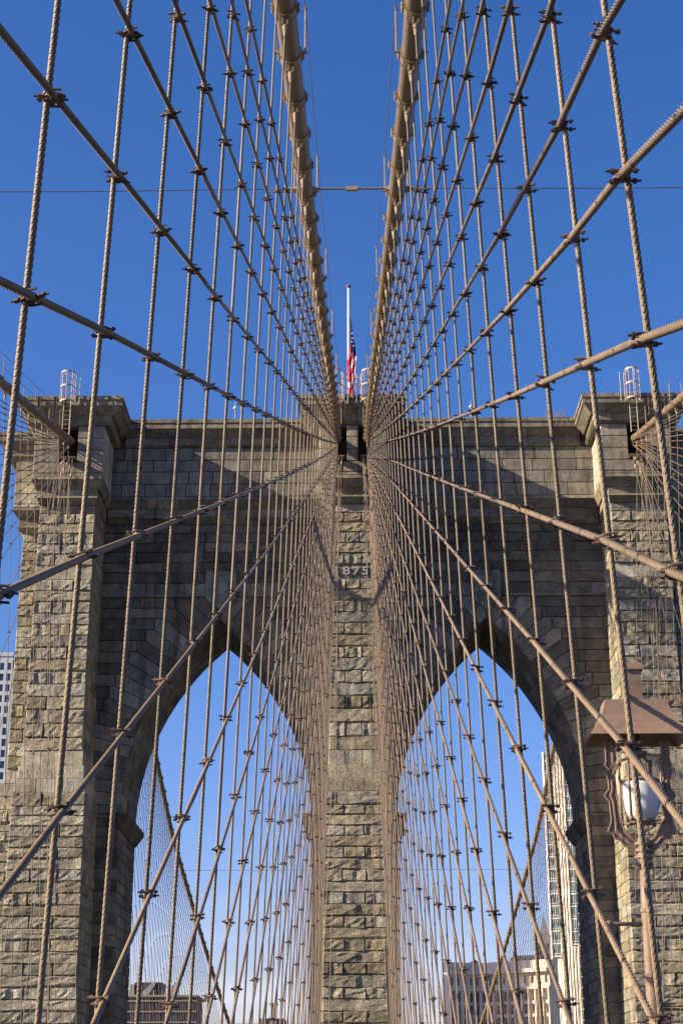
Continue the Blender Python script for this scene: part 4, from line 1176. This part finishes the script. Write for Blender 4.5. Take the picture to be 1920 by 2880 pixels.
# big limestone building with a colonnade, right arch: two wings that meet in an inner corner
pl, pc, pr = unproj(1262, 2746, 516), unproj(1350, 2743, 520), unproj(1545, 2741, 505)
t = empty('stone_office_building', (pc.x, pc.y, GZ), 'large pale limestone office building with cornice and tall windows in the right arch', 'building'); o0 = Vector(t.location)
H_ = pc.z - GZ
def wing(A, B, nx, nm):
    A = Vector((A.x, A.y, 0)); B = Vector((B.x, B.y, 0)); U = (B - A).normalized(); Nn = Vector((U.y, -U.x, 0)); L = (B - A).length
    base = A - Vector((o0.x, o0.y, 0)); fh = 4.0
    m = MB()
    facade(m, base, U, Nn, L, H_ - 21, nx, 18, .42, .5, .7, 0, 1)
    facade(m, base + Z_*(H_ - 20.2), U, Nn, L, 15.2, nx, 4, .45, .74, .9, 0, 1)
    facade(m, base + Z_*(H_ - 4.2), U, Nn, L, 4.1, nx, 1, .36, .55, .5, 0, 1)
    bk = [base - Nn*.95, base + U*L - Nn*.95, base + U*L - Nn*5, base - Nn*5]
    m.add([tuple(p) for p in bk] + [tuple(p + Z_*(H_ - .1)) for p in bk], [(0,1,5,4),(1,2,6,5),(2,3,7,6),(3,0,4,7),(4,5,6,7)], 0)
    m.build('wall', [M['limestone'], M['glass']], t)
    for z, hgt, pr_ in ((H_ - .1, 1.1, 1.7), (H_ - 5.0, .7, .8), (H_ - 21.0, .8, .9)):
        m = MB(); c = [base + Nn*pr_ - U*pr_*.0, base + U*L + Nn*pr_, base + U*L - Nn*.3, base - Nn*.3]
        m.add([tuple(p + Z_*z) for p in c] + [tuple(p + Z_*(z+hgt)) for p in c], [(3,2,1,0),(4,5,6,7),(0,1,5,4),(1,2,6,5),(2,3,7,6),(3,0,4,7)]); m.build('cornice', M['limestone'], t)
    m = MB(); c = [base - Nn*.5, base + U*L - Nn*.5, base + U*L - Nn*5, base - Nn*5]
    m.add([tuple(p + Z_*(H_+1.0)) for p in c] + [tuple(p + Z_*(H_+3.6)) for p in c], [(4,5,6,7),(0,1,5,4),(1,2,6,5),(2,3,7,6),(3,0,4,7)]); m.build('attic', M['limestone'], t)
    # pilasters of the colonnade
    for i in range(nx + 1):
        m = MB(); u = min(L-.3, max(.3, i*L/nx)); p = base + U*u + Nn*.35; m.tube([tuple(p + Z_*(H_-20.0)), tuple(p + Z_*(H_-5.1))], .45, 8); m.build('column', M['limestone'], t)
wing(pl, pc, 5, 'l'); wing(pc, pr, 10, 'r')
a, b = unproj(1448, 2694, 520), unproj(1520, 2694, 520)
m = MB(); facade(m, Vector((a.x-o0.x, 0, H_+3.6)), X_, -Y_, b.x-a.x, a.z-GZ-H_-3.6, 4, 1, .4, .5, .4, 0, 1); m.box(a.x-o0.x, b.x-o0.x, .6, 12, H_+3.6, a.z-GZ, 0); m.box(a.x-o0.x-.5, b.x-o0.x+.5, -.5, 12.5, a.z-GZ, a.z-GZ+.6, 0); m.build('roof_storey', [M['limestone'], M['glass']], t)
a, b, c = unproj(1300, 2726, 526), unproj(1366, 2726, 526), unproj(1333, 2706, 530)
m = MB(); m.add([(a.x-o0.x, 3, a.z-GZ), (b.x-o0.x, 3, a.z-GZ), (b.x-o0.x, 13, a.z-GZ), (a.x-o0.x, 13, a.z-GZ), (c.x-o0.x, 8, c.z-GZ+.6)], [(0,1,4),(1,2,4),(2,3,4),(3,0,4)]); m.build('hipped_roof', M['roofblue'], t)
# slab tower with white fins and glass corners, right arch
p0 = unproj(1531, 2300, 620); top = unproj(1524, 2116, 620)
t = empty('finned_tower', (p0.x, 620, GZ), 'tall white slab tower with vertical fins and greenish glass corners in the right arch', 'building'); t.rotation_euler = (0, 0, radians(-30))
H_ = top.z - GZ; glow = 12.0
ppm = 4500/ (620*1.02)
m = MB(); m.box(0, 34, 1.2, 14, 0, H_ - 1, 0); m.build('wall', M['fins'], t)
zlow = unproj(1580, 2662, 620).z - GZ
def glasscol(x0, x1, zb):
    m = MB(); m.box(x0, x1, .6, 1.25, zb, H_ - 1.2, 1)
    m.build('glass_strip', [M['whitewall'], M['glassg']], t)
    z = zb
    while z < H_ - 2:
        mm = MB(); mm.box(x0, x1, .25, .62, z, z + .45); mm.box(x0, x1, .35, .62, z + 1.1, z + 1.3); mm.build('mullion', M['whitewall'], t); z += 4.6
    for k in range(1, 4):
        mm = MB(); x = x0 + (x1-x0)*k/4; mm.box(x-.06, x+.06, .4, .62, zb, H_-1.2); mm.build('mullion', M['whitewall'], t)
glasscol(.7, 4.0, zlow - 4); glasscol(8.7, 11.2, zlow); glasscol(19.5, 22.5, zlow)
m = MB(); m.box(-.0, .68, -.1, 1.3, 0, H_); m.build('edge_fin', M['fins'], t)
xf = 4.3
while xf < 32:
    if not (8.5 < xf < 11.3) and not (19.3 < xf < 22.6):
        m = MB(); m.box(xf, xf + .75, -.2, 1.22, 0, H_ - .4); m.build('fin', M['fins'], t)
        if (xf > 0): 
            m = MB(); m.box(xf + .77, xf + 1.08, 1.0, 1.22, 0, H_ - 2, 0); m.build('window_slot', M['glass'], t)
    elif xf < 12 or xf > 19:
        m = MB(); m.box(xf, xf + .6, -.1, 1.22, 0, zlow - .5); m.build('fin', M['fins'], t)
    xf += 1.25
# slender spire beyond
p = unproj(1527, 2574, 720)
t = empty('spired_tower', (p.x, 720, GZ), 'dark grey tower with a steep pointed spire just left of the finned tower', 'building')
H_ = p.z - GZ
m = MB()
for (w, z0, z1) in ((6.5, 0, H_ - 27), (5.2, H_ - 27, H_ - 20), (3.6, H_ - 20, H_ - 12)):
    facade(m, Vector((-w, -w, z0)), X_, -Y_, 2*w, z1 - z0, 4, max(1, int((z1-z0)/4)), .45, .6, .4, 0, 1); m.box(-w, w, -w + .45, w, z0, z1, 0)
m.build('wall', [M['spire'], M['glass']], t)
m = MB(); w = 2.9; z0 = H_ - 12; m.add([(-w,-w,z0),(w,-w,z0),(w,w,z0),(-w,w,z0),(0,0,H_)], [(0,1,4),(1,2,4),(2,3,4),(3,0,4)]); 
m.build('spire', M['spire'], t)
for sx in (-1, 1):
    m = MB(); m.tube([(sx*4.4, -4.4, H_-20), (sx*4.4, -4.4, H_-16), (sx*4.4, -4.4, H_-13.5)], [.8,.7,.05], 6); m.build('pinnacle', M['spire'], t)
# white gridded tower, far left
pr_ = unproj(37, 1846, 470)
t = empty('white_tower', (pr_.x, 470, GZ), 'white high-rise with a grid of windows at the left edge behind the pier', 'building')
H_ = pr_.z - GZ; W_ = 30
m = MB(); facade(m, Vector((-6.3, 0, 0)), X_, -Y_, 6.3, H_, 3, int(H_/3.3), .62, .66, .6, 0, 1, y_top=1.5)
facade(m, Vector((-14.4, 1.5, 0)), X_, -Y_, 8.0, H_ - 2, 4, int(H_/3.3), .66, .66, .6, 0, 1)
facade(m, Vector((-30, 0, 0)), X_, -Y_, 15.5, H_, 7, int(H_/3.3), .62, .66, .6, 0, 1, y_top=1.5)
m.box(-30, 0, 2.3, 24, 0, H_ - .05, 0); m.build('wall', [M['whitewall'], M['glass']], t)
m = MB(); m.box(-6.4, .1, -.2, 1.4, H_, H_ + 1.2); m.build('parapet', M['whitewall'], t)

# dry grass rooted in the parapet joint
gt = MB()
for k in range(46):
    x = rnd.uniform(-.45, .75); h = rnd.uniform(.15, .75); dx = rnd.uniform(-.15, .15)
    gt.add([(x-.012, 0, 0), (x+.012, 0, 0), (x+dx, -.05, h)], [(0,1,2)])
    if k % 3 == 0:
        gt.add([(x+.3-.01, -.04, -.1), (x+.3+.01, -.04, -.1), (x+.3+dx*2, -.10, -rnd.uniform(.3, 1.0))], [(0,1,2)])
M['straw'] = plain('dry_straw', (.42, .30, .15), .9)
g = gt.build('grass_tuft', M['straw']); g.location = (12.9, 94.45, 41.3)
setup(g, 'tuft of dry straw-coloured grass growing on the parapet near the right pier', 'grass tuft')
